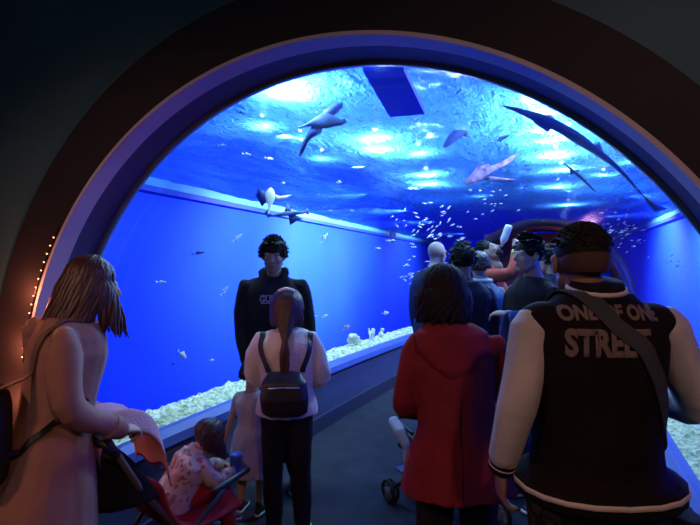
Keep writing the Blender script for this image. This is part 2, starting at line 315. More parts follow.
# ------------------------------------------------------------ figure building
def frame_of(d, up=Vector((0, 0, 1))):
    d = d.normalized(); x = d.cross(up)
    if x.length < 1e-3: x = Vector((1, 0, 0))
    x.normalize(); return x, d.cross(x).normalized()
class Blob:
    """closed volumes that are fused into one continuous surface"""
    def __init__(s): s.v, s.f = [], []
    def rings(s, R_):
        """R_: list of (centre, axis_x, axis_y, rx, ry[, power])"""
        n, b = 20, len(s.v)
        for r in R_:
            c, ax, ay, rx, ry = r[:5]; p = r[5] if len(r) > 5 else 1
            for i in range(n):
                a = 2*PI*i/n; ca, sa = math.cos(a), math.sin(a)
                s.v.append(Vector(c)+ax*(rx*math.copysign(abs(ca)**p, ca))+ay*(ry*math.copysign(abs(sa)**p, sa)))
        m = len(R_)
        for j in range(m-1):
            for i in range(n): k = (i+1) % n; s.f.append((b+j*n+i, b+j*n+k, b+(j+1)*n+k, b+(j+1)*n+i))
        s.f.append(tuple(b+i for i in range(n))[::-1]); s.f.append(tuple(b+(m-1)*n+i for i in range(n)))
    def tube(s, pts, rad, flat=1.0, up=Vector((0, 0, 1)), caps=True):
        pts = [Vector(p) for p in pts]
        if not isinstance(rad, (list, tuple)): rad = [rad]*len(pts)
        out = []; px = None
        for i, p in enumerate(pts):
            d = (pts[min(i+1, len(pts)-1)]-pts[max(i-1, 0)]).normalized()
            if px is None: x, y = frame_of(d, up)
            else:
                x = px-d*px.dot(d)
                if x.length < 1e-4: x, _ = frame_of(d, up)
                x.normalize(); y = d.cross(x).normalized()
            px = x; out.append((p, x, y, rad[i], rad[i]*flat))
        if caps:
            d0 = (pts[0]-pts[1]).normalized(); d1 = (pts[-1]-pts[-2]).normalized()
            r0, r1 = rad[0], rad[-1]; A, B = out[0], out[-1]
            out = [(A[0]+d0*r0*.95, A[1], A[2], r0*.25, r0*.25*flat), (A[0]+d0*r0*.7, A[1], A[2], r0*.7, r0*.7*flat)]+out+[(B[0]+d1*r1*.7, B[1], B[2], r1*.7, r1*.7*flat), (B[0]+d1*r1*.95, B[1], B[2], r1*.25, r1*.25*flat)]
        s.rings(out)
    def ell(s, c, r, rot=None, n=14, m=18):
        c = Vector(c); b = len(s.v)
        for i in range(1, n):
            t = PI*i/n
            for j in range(m):
                a = 2*PI*j/m; q = Vector((r[0]*math.sin(t)*math.cos(a), r[1]*math.sin(t)*math.sin(a), r[2]*math.cos(t)))
                s.v.append(c+(rot @ q if rot else q))
        for q in (Vector((0, 0, r[2])), Vector((0, 0, -r[2]))): s.v.append(c+(rot @ q if rot else q))
        T, B = len(s.v)-2, len(s.v)-1
        for i in range(n-2):
            for j in range(m): k = (j+1) % m; s.f.append((b+i*m+j, b+(i+1)*m+j, b+(i+1)*m+k, b+i*m+k))
        for j in range(m):
            k = (j+1) % m; s.f.append((T, b+j, b+k)); s.f.append((B, b+(n-2)*m+k, b+(n-2)*m+j))
    def add(s, o, mtx):
        b = len(s.v); s.v += [mtx @ v for v in o.v]; s.f += [tuple(b+i for i in f) for f in o.f]
    def raw(s, name, m, parent): return pyobj(name, s.v, s.f, m, parent)
    def fuse(s, name, m, parent, voxel=.009, smooth=3, folds=0, fscale=(6, 6, 3), cut=None):
        me = bpy.data.meshes.new('tmp'); me.from_pydata([tuple(v) for v in s.v], [], s.f); me.update()
        bm = bmesh.new(); bm.from_mesh(me); bmesh.ops.recalc_face_normals(bm, faces=bm.faces[:]); bm.to_mesh(me); bm.free()
        o = bpy.data.objects.new('tmp', me); C.objects.link(o)
        r = o.modifiers.new('r', 'REMESH'); r.mode = 'VOXEL'; r.voxel_size = voxel; r.use_smooth_shade = True
        if smooth:
            k = o.modifiers.new('s', 'SMOOTH'); k.factor = .5; k.iterations = smooth
        dg = bpy.context.evaluated_depsgraph_get(); new = bpy.data.meshes.new_from_object(o.evaluated_get(dg))
        bpy.data.objects.remove(o); bpy.data.meshes.remove(me); new.name = name
        if folds:
            sd = random.random()*50
            nn = [v.normal.copy() for v in new.vertices]
            for v, nr in zip(new.vertices, nn):
                c = v.co; q = Vector((c.x*fscale[0]+sd, c.y*fscale[1], c.z*fscale[2]+.8*math.sin(c.x*9+sd)))
                a = 1-2*abs(noise.noise(q)); b_ = noise.noise(q*2.7)
                v.co = c+nr*(folds*(a-.45)+folds*.45*b_)
        if cut:
            bm = bmesh.new(); bm.from_mesh(new)
            for co, no in cut:
                g = bmesh.ops.bisect_plane(bm, geom=bm.verts[:]+bm.edges[:]+bm.faces[:], plane_co=co, plane_no=no, clear_outer=True)
                es = [e for e in g['geom_cut'] if isinstance(e, bmesh.types.BMEdge)]
                if es: bmesh.ops.edgeloop_fill(bm, edges=es)
            bm.to_mesh(new); bm.free()
        return link_mesh(name, new, m, parent)

def head_blob(female=False, child=False):
    """head-local space: +Y is the face, the origin midway between chin and crown"""
    b = Blob(); k = .93 if female else 1.0; j = .9 if female else 1
    b.ell((0, -.014, .022), (.074*k, .094, .088)); b.ell((0, .02, -.02), (.064*k, .070, .078))
    b.ell((0, .030, -.055), (.053*j, .056, .058)); b.ell((0, .066, -.094), (.024*j, .020, .018))
    b.tube([(.052*j, .0, -.055), (.035*j, .045, -.088), (0, .064, -.098)], [.017, .015, .014]); b.tube([(-.052*j, .0, -.055), (-.035*j, .045, -.088), (0, .064, -.098)], [.017, .015, .014])
    b.tube([(0, .082, .016), (0, .094, -.006), (0, .106, -.026)], [.008, .0095, .012]); b.ell((.011, .092, -.032), (.008, .010, .007)); b.ell((-.011, .092, -.032), (.008, .010, .007))
    for sx in (-1, 1):
        b.ell((sx*.031, .074, .020), (.026, .014, .007)); b.ell((sx*.038, .058, -.028), (.022, .022, .020))
        b.ell((sx*.031, .068, -.001), (.016, .012, .008))
        R_ = Matrix.Rotation(sx*.35, 3, 'Z'); b.ell((sx*.077*k, -.008, -.008), (.009, .019, .031), R_); b.ell((sx*.081*k, -.004, .010), (.008, .014, .014), R_)
    b.ell((0, .086, -.058), (.021, .010, .0055)); b.ell((0, .084, -.067), (.018, .010, .006))
    b.tube([(0, -.028, -.05), (0, -.034, -.10), (0, -.040, -.155)], [.054*k, .050*k, .056*k])
    return b
def hand_blob(side, curl=.6, spread=.12, fist=False):
    """wrist at the origin, fingers along +Y, palm faces -Z; side = +1 right hand (thumb to -X)"""
    b = Blob(); s_ = side
    b.rings([(Vector((0, -.02, 0)), Vector((1, 0, 0)), Vector((0, 0, 1)), .026, .019), (Vector((0, .012, 0)), Vector((1, 0, 0)), Vector((0, 0, 1)), .031, .018),
             (Vector((0, .05, 0)), Vector((1, 0, 0)), Vector((0, 0, 1)), .040, .016), (Vector((0, .085, 0)), Vector((1, 0, 0)), Vector((0, 0, 1)), .040, .013), (Vector((0, .092, 0)), Vector((1, 0, 0)), Vector((0, 0, 1)), .034, .008)])
    for i, (x, L_) in enumerate(((-.030, .072), (-.010, .082), (.010, .077), (.029, .060))):
        x *= s_; p = Vector((x, .084, 0)); a = 0; pts = [Vector((x*.8, .06, 0)), p.copy()]; sp = spread*(i-1.5)*s_*.5
        for q, f in enumerate((.45, .31, .24)):
            a += curl*(.75+.1*i)*(1, 1.1, .8)[q]
            p = p+Vector((math.sin(sp)*math.cos(a), math.cos(a)*math.cos(sp), -math.sin(a)))*L_*f; pts.append(p.copy())
        b.tube(pts, [.0088, .0092, .0086, .0078, .0066])
    t = -s_
    b.tube([(t*.018, .012, -.004), (t*.040, .036, -.012), (t*(.050-.012*curl), .062, -.018-.012*curl), (t*(.046-.030*curl), .084, -.022-.016*curl)], [.015, .0125, .010, .0082])
    return b
def m4(loc, X, Y, Z, s=1):
    return Matrix(((X.x*s, Y.x*s, Z.x*s, loc[0]), (X.y*s, Y.y*s, Z.y*s, loc[1]), (X.z*s, Y.z*s, Z.z*s, loc[2]), (0, 0, 0, 1)))

SKIN = mat('skin', (.42, .25, .18), .55, .35, var=.06, vscale=20, bump=.08, bscale=120, bdist=.002)
SKIN2 = mat('skin_fair', (.55, .36, .29), .55, .35, var=.05, vscale=20)
LIP = mat('lips', (.36, .12, .11), .5, .4); EYE_W = mat('eye_white', (.33, .33, .33), .35, .4); IRIS = mat('iris_dark', (.02, .012, .01), .2, .5)

class Person:
    """local space: +Y forward, +X right, feet on z = 0"""
    def __init__(s, label, loc, rz, h=1.75, female=False, voxel=.008, group=None, **kw):
        s.root = thing('person', label, 'person', loc, rz, group); s.k = h/1.75; s.female = female; s.vox = voxel
        k = s.k; w = .90 if female else 1.0
        J = dict(pelvis=(0, 0, .95), neck=(0, -.01, 1.49), head=(0, .025, 1.635),
                 shL=(-.185*w, -.01, 1.42), shR=(.185*w, -.01, 1.41), elL=(-.235, -.03, 1.12), elR=(.235, -.03, 1.12), wrL=(-.24, .05, .87), wrR=(.24, .05, .87),
                 hipL=(-.09, 0, .90), hipR=(.09, 0, .90), knL=(-.10, .02, .50), knR=(.10, .02, .50), anL=(-.10, -.02, .09), anR=(.10, -.02, .09))
        J.update(kw.get('J', {})); s.J = {a: Vector(b)*k for a, b in J.items()}
        s.w = w; s.hy = kw.get('head_yaw', 0); s.hp = kw.get('head_pitch', 0); s.hr = kw.get('head_roll', 0); s.skin = kw.get('skin', SKIN)
        s.hs = kw.get('head_scale', 1.0)*k; s.hands = kw.get('hands', {}); s.foot_dir = kw.get('foot_dir', {})
        Rm = (Matrix.Rotation(s.hy, 3, 'Z') @ Matrix.Rotation(s.hp, 3, 'X') @ Matrix.Rotation(s.hr, 3, 'Y'))
        s.HR = Rm; s.HM = Matrix.Translation(s.J['head']) @ Rm.to_4x4() @ Matrix.Scale(s.hs, 4)
        s.spine()
    def spine(s):
        s.up = (s.J['neck']-s.J['pelvis']).normalized(); rt = (s.J['shR']-s.J['shL']); s.rt = (rt-s.up*rt.dot(s.up)).normalized(); s.fw = s.up.cross(s.rt).normalized()
        s.L = (s.J['neck']-s.J['pelvis']).length
    def torso_rings(s, grow=0, t0=-.18, t1=1.02, hem=None, belly=0, sk=1.0):
        """t: 0 at the pelvis, 1 at the neck"""
        w = s.w; hipw = 1.06 if s.female else 1.0; k = s.k
        prof = [(-.9, .17*hipw, .13), (-.18, .165*hipw, .118), (0, .165*hipw, .118), (.2, .152*w, .108), (.4, .152*w, .106), (.6, .168*w, .112), (.76, .180*w, .112), (.86, .158*w, .098), (.93, .112*w, .080), (1.04, .060, .060)]
        def at(t):
            for (a, x, y), (b, X, Y) in zip(prof, prof[1:]):
                if t <= b: q = max(0, (t-a)/(b-a)); return x+(X-x)*q, y+(Y-y)*q
            return prof[-1][1:]
        ts = [t0+(t1-t0)*i/15 for i in range(16)]; out = []
        down = Vector((0, 0, -1))
        for t in ts:
            x, y = at(t); x = x*sk*k+grow; y = y*k+grow+belly*max(0, 1-abs(t-.25)/.5)
            c = s.J['pelvis']+s.up*(s.L*t)
            if hem and t < .12:
                q = (.12-t)/(.12-t0); x += hem*q; y += hem*q*.8
            out.append((c, s.rt, s.fw, x, y, .88))
        return out
    def arm(s, sd, frac, r=(.050, .040, .028), grow=0, sh=True, end=None):
        A, B, Cc = s.J['sh'+sd], s.J['el'+sd], s.J['wr'+sd]; k = s.k
        la, lb = (B-A).length, (Cc-B).length; tot = la+lb; pts, rad = [], []
        n = 11
        for i in range(n):
            d = frac*tot*i/(n-1)
            if d <= la: p = A.lerp(B, d/la); q = d/la; rr = r[0]+(r[1]-r[0])*q
            else: q = (d-la)/lb; p = B.lerp(Cc, q); rr = r[1]+(r[2]-r[1])*q
            pts.append(p); rad.append(rr*k*(.93 if s.female else 1)+grow*(1-.15*d/tot))
        for _ in range(2): pts = [pts[0]]+[(pts[i-1]+pts[i]*2+pts[i+1])/4 for i in range(1, n-1)]+[pts[-1]]
        return pts, rad
    def leg(s, sd, frac=1, r=(.088, .060, .040), grow=0):
        A, B, Cc = s.J['hip'+sd], s.J['kn'+sd], s.J['an'+sd]; k = s.k; la, lb = (B-A).length, (Cc-B).length; tot = la+lb; pts, rad = [], []; n = 12
        for i in range(n):
            d = frac*tot*i/(n-1)
            if d <= la: q = d/la; p = A.lerp(B, q); rr = r[0]+(r[1]-r[0])*q
            else: q = (d-la)/lb; p = B.lerp(Cc, q); rr = r[1]+(r[2]-r[1])*q+.008*math.sin(q*PI)
            pts.append(p); rad.append(rr*k+grow)
        pts = [pts[0]]+[(pts[i-1]+pts[i]*2+pts[i+1])/4 for i in range(1, n-1)]+[pts[-1]]
        return pts, rad
    def body(s, legs=True):
        b = Blob(); b.add(head_blob(s.female), s.HM)
        b.tube([s.HM @ Vector((0, -.034, -.10)), s.J['neck']+s.up*.01, s.J['neck']-s.up*.08], [.050*s.hs, .056*s.hs, .07*s.hs])
        b.rings(s.torso_rings(-.016, -.1, 1.0))
        for sd, sg in (('L', -1), ('R', 1)):
            p, r = s.arm(sd, 1.0, (.046, .039, .027)); b.tube(p, r)
            el, wr = s.J['el'+sd], s.J['wr'+sd]; hd = s.hands.get(sd, {}); d = Vector(hd.get('dir', (wr-el).normalized())).normalized()
            nrm = Vector(hd.get('palm', (-sg, 0, 0))); z = -(nrm-d*nrm.dot(d)).normalized(); x = d.cross(z)
            b.add(hand_blob(sg, hd.get('curl', .45)), m4(wr, x, d, z, s.k*.98*hd.get('size', 1)))
            p, r = s.leg(sd, 1.0, (.080, .055, .036)); b.tube(p, r)
        o = b.fuse('body', s.skin, s.root, s.vox, 2)
        for sx in (-1, 1):
            e = Blob(); e.ell((sx*.031, .0735, .001), (.0125, .0105, .0095), n=8, m=10); x = Blob(); x.add(e, s.HM); eo = x.raw('eye', EYE_W, s.root)
            e = Blob(); e.ell((sx*.031, .0815, .001), (.0055, .004, .0055), n=6, m=8); x = Blob(); x.add(e, s.HM); x.raw('iris', IRIS, eo)
        e = Blob(); e.ell((0, .0885, -.058), (.020, .009, .0045)); e.ell((0, .0865, -.066), (.017, .009, .0055)); x = Blob(); x.add(e, s.HM); x.raw('lips', LIP, s.root)
        return o
    def top(s, m, name='jacket', hem_t=-.16, grow=.016, arm_frac=.96, sleeve=(.058, .048, .038), flare=0, collar=.0, folds=.006, belly=0, m_sl=None, vox=None, hood=False, fscale=(6, 6, 3), cuff=None, t1=1.0, sk=1.0):
        b = Blob(); b.rings(s.torso_rings(grow, hem_t, t1, flare, belly, sk))
        slv = Blob() if m_sl else b; vx = vox or s.vox
        for sd in 'LR':
            A = s.J['sh'+sd]
            p, r = s.arm(sd, arm_frac, sleeve); slv.tube(p, [r[0]*.72, r[0]*.90]+r[2:], caps=True); b.tube([s.J['neck']-s.up*.045*s.k, A.lerp(s.J['neck'], .45)-s.up*.028*s.k, A-s.up*.018*s.k], [.058*s.k, .052*s.k+grow*.3, r[0]*.78])
            if m_sl: b.ell(A.lerp(s.J['neck'], .15)-s.up*.012*s.k, (.062*s.k+grow*.5, .062*s.k+grow*.5, .052*s.k+grow*.5))
        if collar:
            n = s.J['neck']; b.rings([(n-s.up*.03*s.k, s.rt, s.fw, .080*s.k+.0, .075*s.k), (n+s.up*collar, s.rt, s.fw, .066*s.k, .066*s.k)])
        if hood:
            n = s.J['neck']; B = -s.fw
            pts = [n+s.rt*x*s.k+s.fw*y*s.k+s.up*z*s.k for x, y, z in ((.055, .06, -.005), (.088, .01, .025), (.075, -.05, .03), (.0, -.085, .02), (-.075, -.05, .03), (-.088, .01, .025), (-.055, .06, -.005))]
            b.tube(pts, [.020*s.k, .026*s.k, .032*s.k, .036*s.k, .032*s.k, .026*s.k, .020*s.k])
            b.ell(n+B*.10*s.k-s.up*.045*s.k, (.085*s.k, .030*s.k, .075*s.k))
        o = b.fuse(name, m, s.root, vx, 2, folds, fscale)
        if m_sl:
            for sd in 'LR':
                q = Blob(); A = s.J['sh'+sd]; p, r = s.arm(sd, arm_frac, sleeve)
                q.tube([A.lerp(p[1], .3)]+p[1:], [r[0]]+r[1:]); q.fuse('sleeve', m_sl, o, vx, 2, folds, fscale)
        if cuff:
            for sd in 'LR':
                p, r = s.arm(sd, arm_frac, sleeve); d = (p[-1]-p[-2]).normalized(); q = Blob(); x, y = frame_of(d); a = p[-1]; rr = r[-1]
                q.rings([(a-d*.006, x, y, rr*1.02, rr*1.02), (a+d*.01, x, y, rr*1.06, rr*1.06), (a+d*.045*s.k, x, y, rr*.9, rr*.9), (a+d*.052*s.k, x, y, rr*.8, rr*.8)]); q.raw('cuff', cuff, o)
        return o
    def trousers(s, m, name='trousers', frac=.97, r=(.100, .072, .056), folds=.005, vox=None, waist=.14):
        b = Blob(); b.rings(s.torso_rings(.006, -.14, waist))
        for sd in 'LR':
            p, q = s.leg(sd, frac, r); b.tube(p, q, caps=True)
        return b.fuse(name, m, s.root, vox or s.vox*1.15, 2, folds, (9, 9, 6))
    def shoes(s, m, sole, name='shoe'):
        for sd, sg in (('L', -1), ('R', 1)):
            a = s.J['an'+sd]; f = Vector(s.foot_dir.get(sd, (sg*.12, 1, 0))).normalized(); z = f.cross(Vector((0, 0, 1))).cross(f).normalized(); x = f.cross(z); k = s.k
            M_ = m4(a-z*.09*k, x, f, z, k)
            b = Blob(); b.rings([(Vector((0, y, zc)), Vector((1, 0, 0)), Vector((0, 0, 1)), rx, rz_, .8) for y, zc, rx, rz_ in
                ((-.065, .045, .022, .020), (-.055, .047, .032, .034), (-.02, .055, .037, .042), (.03, .052, .038, .040), (.08, .042, .042, .030), (.13, .035, .045, .024), (.175, .032, .038, .018), (.195, .030, .022, .010))])
            b.tube([(0, -.01, .07), (0, -.012, .115)], [.042, .043]); q = Blob(); q.add(b, M_); so = q.fuse(name, m, s.root, .008*k, 2)
            c = Blob(); c.rings([(Vector((0, y, .014)), Vector((1, 0, 0)), Vector((0, 0, 1)), rx, .0135, .6) for y, rx in ((-.072, .020), (-.062, .034), (-.02, .040), (.04, .040), (.10, .047), (.15, .048), (.185, .038), (.203, .018))])
            q = Blob(); q.add(c, M_); q.raw('sole', sole, so)
    def strands(s, m, n, zlen, rad=.010, phi=(0, 360), top=.1, wave=.01, name='hair', cap=True, pull=0, out=1.0, gather=None, seed=1, parent=None, drop=None, thick=1.0):
        """long hair: tapered locks from the crown over the skull and down"""
        rnd = random.Random(seed); b = Blob(); HR = s.HR; k = s.hs
        if cap: c_ = Blob(); c_.ell((0, -.022, .034), (.084*out, .098*out, .089*out)); b.add(c_, s.HM)
        d = Vector(drop).normalized() if drop else Vector((0, 0, -1))
        for i in range(n):
            ph = math.radians(phi[0]+(phi[1]-phi[0])*rnd.random()); el0 = math.radians(rnd.uniform(12, 88)); pts = []
            rr = rnd.uniform(.96, 1.06)*out
            el = el0
            def surf(e): return s.HM @ Vector((.084*rr*math.cos(e)*math.sin(ph)*1.0, -.020-.098*rr*math.cos(e)*math.cos(ph), .034+.088*rr*math.sin(e)))
            while el > 0: pts.append(surf(el)); el -= math.radians(22)
            pts.append(surf(0)); p = pts[-1].copy(); L_ = zlen*rnd.uniform(.82, 1.05); wv = rnd.uniform(0, 6)
            ax = (s.HM @ Vector((0, -.02, -.05)))
            for q in range(1, 7):
                t = q/6; pp = p+d*(L_*t)+Vector((math.sin(wv+t*5), math.cos(wv+t*5), 0))*wave
                inward = Vector((ax.x-pp.x, ax.y-pp.y, 0))*(pull*min(1, t*2))
                if gather: g = Vector(gather); pp = p.lerp(g, min(1, t*1.6)) if t < .63 else g+d*(L_*(t-.6))+Vector((rnd.uniform(-1, 1), rnd.uniform(-1, 1), 0))*.014
                pts.append(pp+inward)
            nn = len(pts); b.tube(pts, [rad*k*thick*(.7+.5*math.sin(PI*min(1, (j+1.5)/nn)))*(1 if j < nn-1 else .4) for j in range(nn)], flat=.6)
        return b.raw(name, m, parent or s.root)
    def short_hair(s, m, n=170, length=.03, rad=.008, low=-12, name='hair', scale=1.0, front=25, seed=3, up=.22, top_only=None):
        rnd = random.Random(seed); b = Blob(); c_ = Blob(); c_.ell((0, -.020, .034), (.079*scale, .095*scale, .084*scale)); b.add(c_, s.HM)
        for i in range(n):
            ph = math.radians(rnd.uniform(0, 360)); face = abs(((math.degrees(ph)+180) % 360)-180) > 115   # 0 is the back of the head
            lo = front if face else low; el = math.radians(rnd.uniform(lo, 90)); rr = scale
            if top_only: el = math.radians(rnd.uniform(top_only, 90))
            p = Vector((.079*rr*math.cos(el)*math.sin(ph), -.020-.095*rr*math.cos(el)*math.cos(ph), .034+.084*rr*math.sin(el)))
            nr = Vector((p.x/.08, (p.y+.02)/.095, (p.z-.034)/.084)).normalized(); tang = Vector((rnd.uniform(-.5, .5), .5, -.25 if el < .8 else .2))
            dv = (nr*up+tang*(1-up)).normalized()*length*rnd.uniform(.6, 1.2)
            q = Blob(); q.tube([p-nr*.006, p+dv*.5+nr*.004, p+dv], [rad, rad*.9, rad*.35], flat=.7); b.add(q, s.HM)
        return b.raw(name, m, s.root)
    def part(s, name, b, m, parent=None, fuse=None, **kw):
        return b.fuse(name, m, parent or s.root, fuse, **kw) if fuse else b.raw(name, m, parent or s.root)
def rotz_of(fx, fy):
    """heading so that local +Y points along camera-space (right, away)"""
    a = TH-math.atan2(fx, fy); return a
# ------------------------------------------------------------ clothes and hair materials
def cloth(name, col, **k): return mat(name, col, k.pop('rough', .85), k.pop('spec', .15), bump=k.pop('bump', .25), bscale=k.pop('bscale', 220), var=k.pop('var', .10), vscale=k.pop('vscale', 9), bdist=.003, **k)
HAIR_BR = mat('hair_brown', (.050, .022, .014), .42, .5, var=.35, vscale=30, stretch=(8, 8, 1)); HAIR_RED = mat('hair_reddish_brown', (.075, .026, .014), .42, .5, var=.35, vscale=30, stretch=(8, 8, 1))
HAIR_BK = mat('hair_black', (.010, .008, .008), .75, .25); HAIR_GY = mat('hair_grey', (.25, .24, .24), .6, .3)
BLACK = cloth('black_cloth', (.014, .013, .016)); NAVY = cloth('navy_cloth', (.020, .026, .055)); DKTR = cloth('dark_trousers', (.016, .015, .020)); JEANS = cloth('denim', (.04, .07, .16))
SHOE_BK = mat('shoe_black', (.015, .015, .016), .5, .4); SOLE_W = mat('sole_white', (.6, .6, .6), .6, .3); SOLE_B = mat('sole_black', (.02, .02, .02), .7, .2)
LEATHER = mat('black_leather', (.018, .014, .014), .4, .5, bump=.2, bscale=90); METAL = mat('dark_metal', (.06, .06, .065), .35, .5, .7); STEEL = mat('steel', (.5, .5, .52), .3, .5, 1)
V = Vector
def jm(k, d): return {a: tuple(x/k for x in b) for a, b in d.items()}
def strap_on(o, name, pts, width, thick, m, lift=.004, target=None, closed=False, n=60):
    """a flat band laid over the surface of a garment; pts are rough local points, pulled onto it"""
    t = target; me = t.data; bv = BVHTree.FromPolygons([v.co for v in me.vertices], [p.vertices[:] for p in me.polygons])
    path = []
    m_ = len(pts)-1
    for i in range(n+1):
        f = i/n*m_; a = min(int(f), m_-1); q = f-a; path.append(V(pts[a]).lerp(V(pts[a+1]), q))
    hit = [bv.find_nearest(p) for p in path]; P_ = [h[0]+h[1]*lift if (h[0]-p).length < .12 else p for h, p in zip(hit, path)]; N_ = [h[1] for h in hit]
    for _ in range(6):
        P_ = [P_[0]]+[(P_[i-1]+P_[i]*2+P_[i+1])/4 for i in range(1, n)]+[P_[-1]]; N_ = [N_[0]]+[(N_[i-1]+N_[i]*2+N_[i+1]).normalized() for i in range(1, n)]+[N_[-1]]
    vs, fs = [], []
    for i, (p, nr) in enumerate(zip(P_, N_)):
        d = (P_[min(i+1, n)]-P_[max(i-1, 0)]).normalized(); s_ = d.cross(nr).normalized(); nr = s_.cross(d).normalized()
        if nr.dot(N_[i]) < 0: nr = -nr
        for x, z in ((-width/2, 0), (width/2, 0), (width/2, thick), (-width/2, thick)): vs.append(p+s_*x+nr*z)
    for i in range(n):
        for j in range(4): k_ = (j+1) % 4; fs.append((i*4+j, i*4+k_, i*4+4+k_, i*4+4+j))
    fs += [(3, 2, 1, 0), tuple(n*4+j for j in range(4))]
    return pyobj(name, vs, fs, m, o, smooth=False)
def lettering(txt, size, target, centre, look, xdir, m, parent, name='lettering', thick=.0015, bold=.02, arch=0, sx=1.0, shear=0, lift=.003):
    """raised letters laid on a garment: text mesh projected along `look`"""
    cu = bpy.data.curves.new('t', 'FONT'); cu.body = txt; cu.size = 1; cu.align_x = 'CENTER'; cu.offset = bold; cu.shear = shear; cu.resolution_u = 3
    to = bpy.data.objects.new('t', cu); C.objects.link(to); dg = bpy.context.evaluated_depsgraph_get(); me = bpy.data.meshes.new_from_object(to.evaluated_get(dg)); bpy.data.objects.remove(to)
    bm = bmesh.new(); bm.from_mesh(me); bmesh.ops.triangulate(bm, faces=bm.faces[:]); bmesh.ops.subdivide_edges(bm, edges=[e for e in bm.edges if e.calc_length() > .12], cuts=3, use_grid_fill=True); bmesh.ops.triangulate(bm, faces=bm.faces[:])
    bm.to_mesh(me); bm.free()
    t = target.data; bv = BVHTree.FromPolygons([v.co for v in t.vertices], [p.vertices[:] for p in t.polygons])
    look = V(look).normalized(); X = V(xdir).normalized(); Y = X.cross(look)*-1
    if Y.z < 0: Y = -Y
    for v in me.vertices:
        x = v.co.x*size*sx; y = v.co.y*size+arch*(1-(x/.15)**2)*size
        o_ = V(centre)+X*x+Y*y-look*.5; h = bv.ray_cast(o_, look)
        v.co = (h[0]-look*lift) if h[0] else V(centre)+X*x+Y*y
    bm = bmesh.new(); bm.from_mesh(me); r = bmesh.ops.extrude_face_region(bm, geom=bm.faces[:])
    for v in r['geom']:
        if isinstance(v, bmesh.types.BMVert): v.co -= look*thick
    bmesh.ops.recalc_face_normals(bm, faces=bm.faces[:]); bm.to_mesh(me); bm.free(); me.name = name
    return link_mesh(name, me, m, parent, False)

# ------------------------------------------------------------ man in the varsity jacket (right, nearest)
p = Person('man with short fade haircut in black varsity jacket with pale sleeves, seen from behind', G(595, 1.44), rotz_of(.02, 1), 1.71, voxel=.006, head_yaw=-.02,
           J=dict(neck=(-.01, -.01, 1.54), head=(-.035, .03, 1.632), shL=(-.195, -.01, 1.445), shR=(.195, -.01, 1.445), elL=(-.250, -.04, 1.20), wrL=(-.280, .03, .985),
                  elR=(.315, -.02, 1.18), wrR=(.225, .22, 1.19)), head_scale=1.0, hands={'L': dict(curl=.5, dir=(.02, .12, -1)), 'R': dict(curl=1.0, dir=(-.5, .8, .1), palm=(-.4, -.2, -1))}, skin=mat('skin_tan', (.30, .165, .115), .55, .35, var=.08, vscale=25, bump=.1, bscale=150, bdist=.002))
p.body()
p.short_hair(HAIR_BK, n=700, length=.008, rad=.0045, low=10, front=35, scale=1.01, up=.35, name='hair')
b = Blob(); b.ell((0, -.028, .004), (.0775, .0925, .085)); q = Blob(); q.add(b, p.HM); q.fuse('shaved_hair', mat('shaved_hair', (.085, .048, .037), .7, .2, bump=.5, bscale=300, bdist=.002), p.root, .006, 1, cut=[((0, 0, p.HM.translation.z-.030), (0, 0, -1))])
VARS = cloth('varsity_wool_black', (.012, .007, .009)); SLV = cloth('varsity_sleeve_grey', (.56, .54, .54), rough=.6, spec=.3, var=.12)
RIB = cloth('rib_knit_black', (.012, .010, .012)); STRIPE = cloth('stripe_white', (.72, .66, .60))
jk = p.top(VARS, 'varsity_jacket', hem_t=.055, grow=.018, sleeve=(.066, .058, .042), arm_frac=.90, flare=.050, belly=.02, folds=.007, m_sl=SLV, vox=.007, fscale=(5, 5, 2.2), sk=1.08)
def ring_band(pn, o, t, h, grow, m, name, sk=1.08, flare=.05, belly=.02, t0=.055, g0=.018):
    """a knitted band around the hem"""
    b = Blob(); R_ = [r for r in pn.torso_rings(g0+grow, t0, 1.0, flare, belly, sk)]
    c, x, y, rx, ry, pw = R_[0]; up = pn.up
    b.rings([(c+up*(t-h/2), x, y, rx*.985, ry*.985, pw), (c+up*(t-h*.4), x, y, rx, ry, pw), (c+up*(t+h*.4), x, y, rx, ry, pw), (c+up*(t+h/2), x, y, rx*.985, ry*.985, pw)])
    return b.raw(name, m, o)
ring_band(p, jk, -.018, .050, .000, RIB, 'rib_hem'); ring_band(p, jk, -.010, .015, .004, STRIPE, 'hem_stripe')
n = p.J['neck']; up, rt, fw = p.up, p.rt, p.fw; k = p.k
def collar_ring(z0, z1, r0, r1, name, m):
    b = Blob(); c = n-fw*.012
    up2 = (up-fw*.22).normalized()
    b.rings([(c+up2*z0, rt, (fw+up*.22).normalized(), r0, r0*.98), (c+up2*(z0+(z1-z0)*.5), rt, (fw+up*.22).normalized(), (r0+r1)/2+.001, (r0+r1)/2), (c+up2*z1, rt, (fw+up*.22).normalized(), r1, r1*.98)])
    return b.raw(name, m, jk)
collar_ring(-.030, .036, .092, .072, 'rib_collar', RIB); collar_ring(.008, .020, .0835, .0815, 'collar_stripe', STRIPE)
for sd in 'LR':
    pt, rd = p.arm(sd, .90, (.062, .056, .040)); e = pt[-1]; d = (pt[-1]-pt[-2]).normalized(); x, y = frame_of(d)
    for a, b_, rr, mm, nm in ((-.012, .050, .040, RIB, 'rib_cuff'), (.008, .016, .0415, STRIPE, 'cuff_stripe'), (.027, .034, .0408, STRIPE, 'cuff_stripe')):
        q = Blob(); q.rings([(e+d*a, x, y, rr*.96, rr*.96), (e+d*(a+.004), x, y, rr, rr), (e+d*(b_-.004), x, y, rr*.97, rr*.97), (e+d*b_, x, y, rr*.9, rr*.9)]); q.raw(nm, mm, jk)
LET = cloth('letter_felt', (.20, .155, .15))
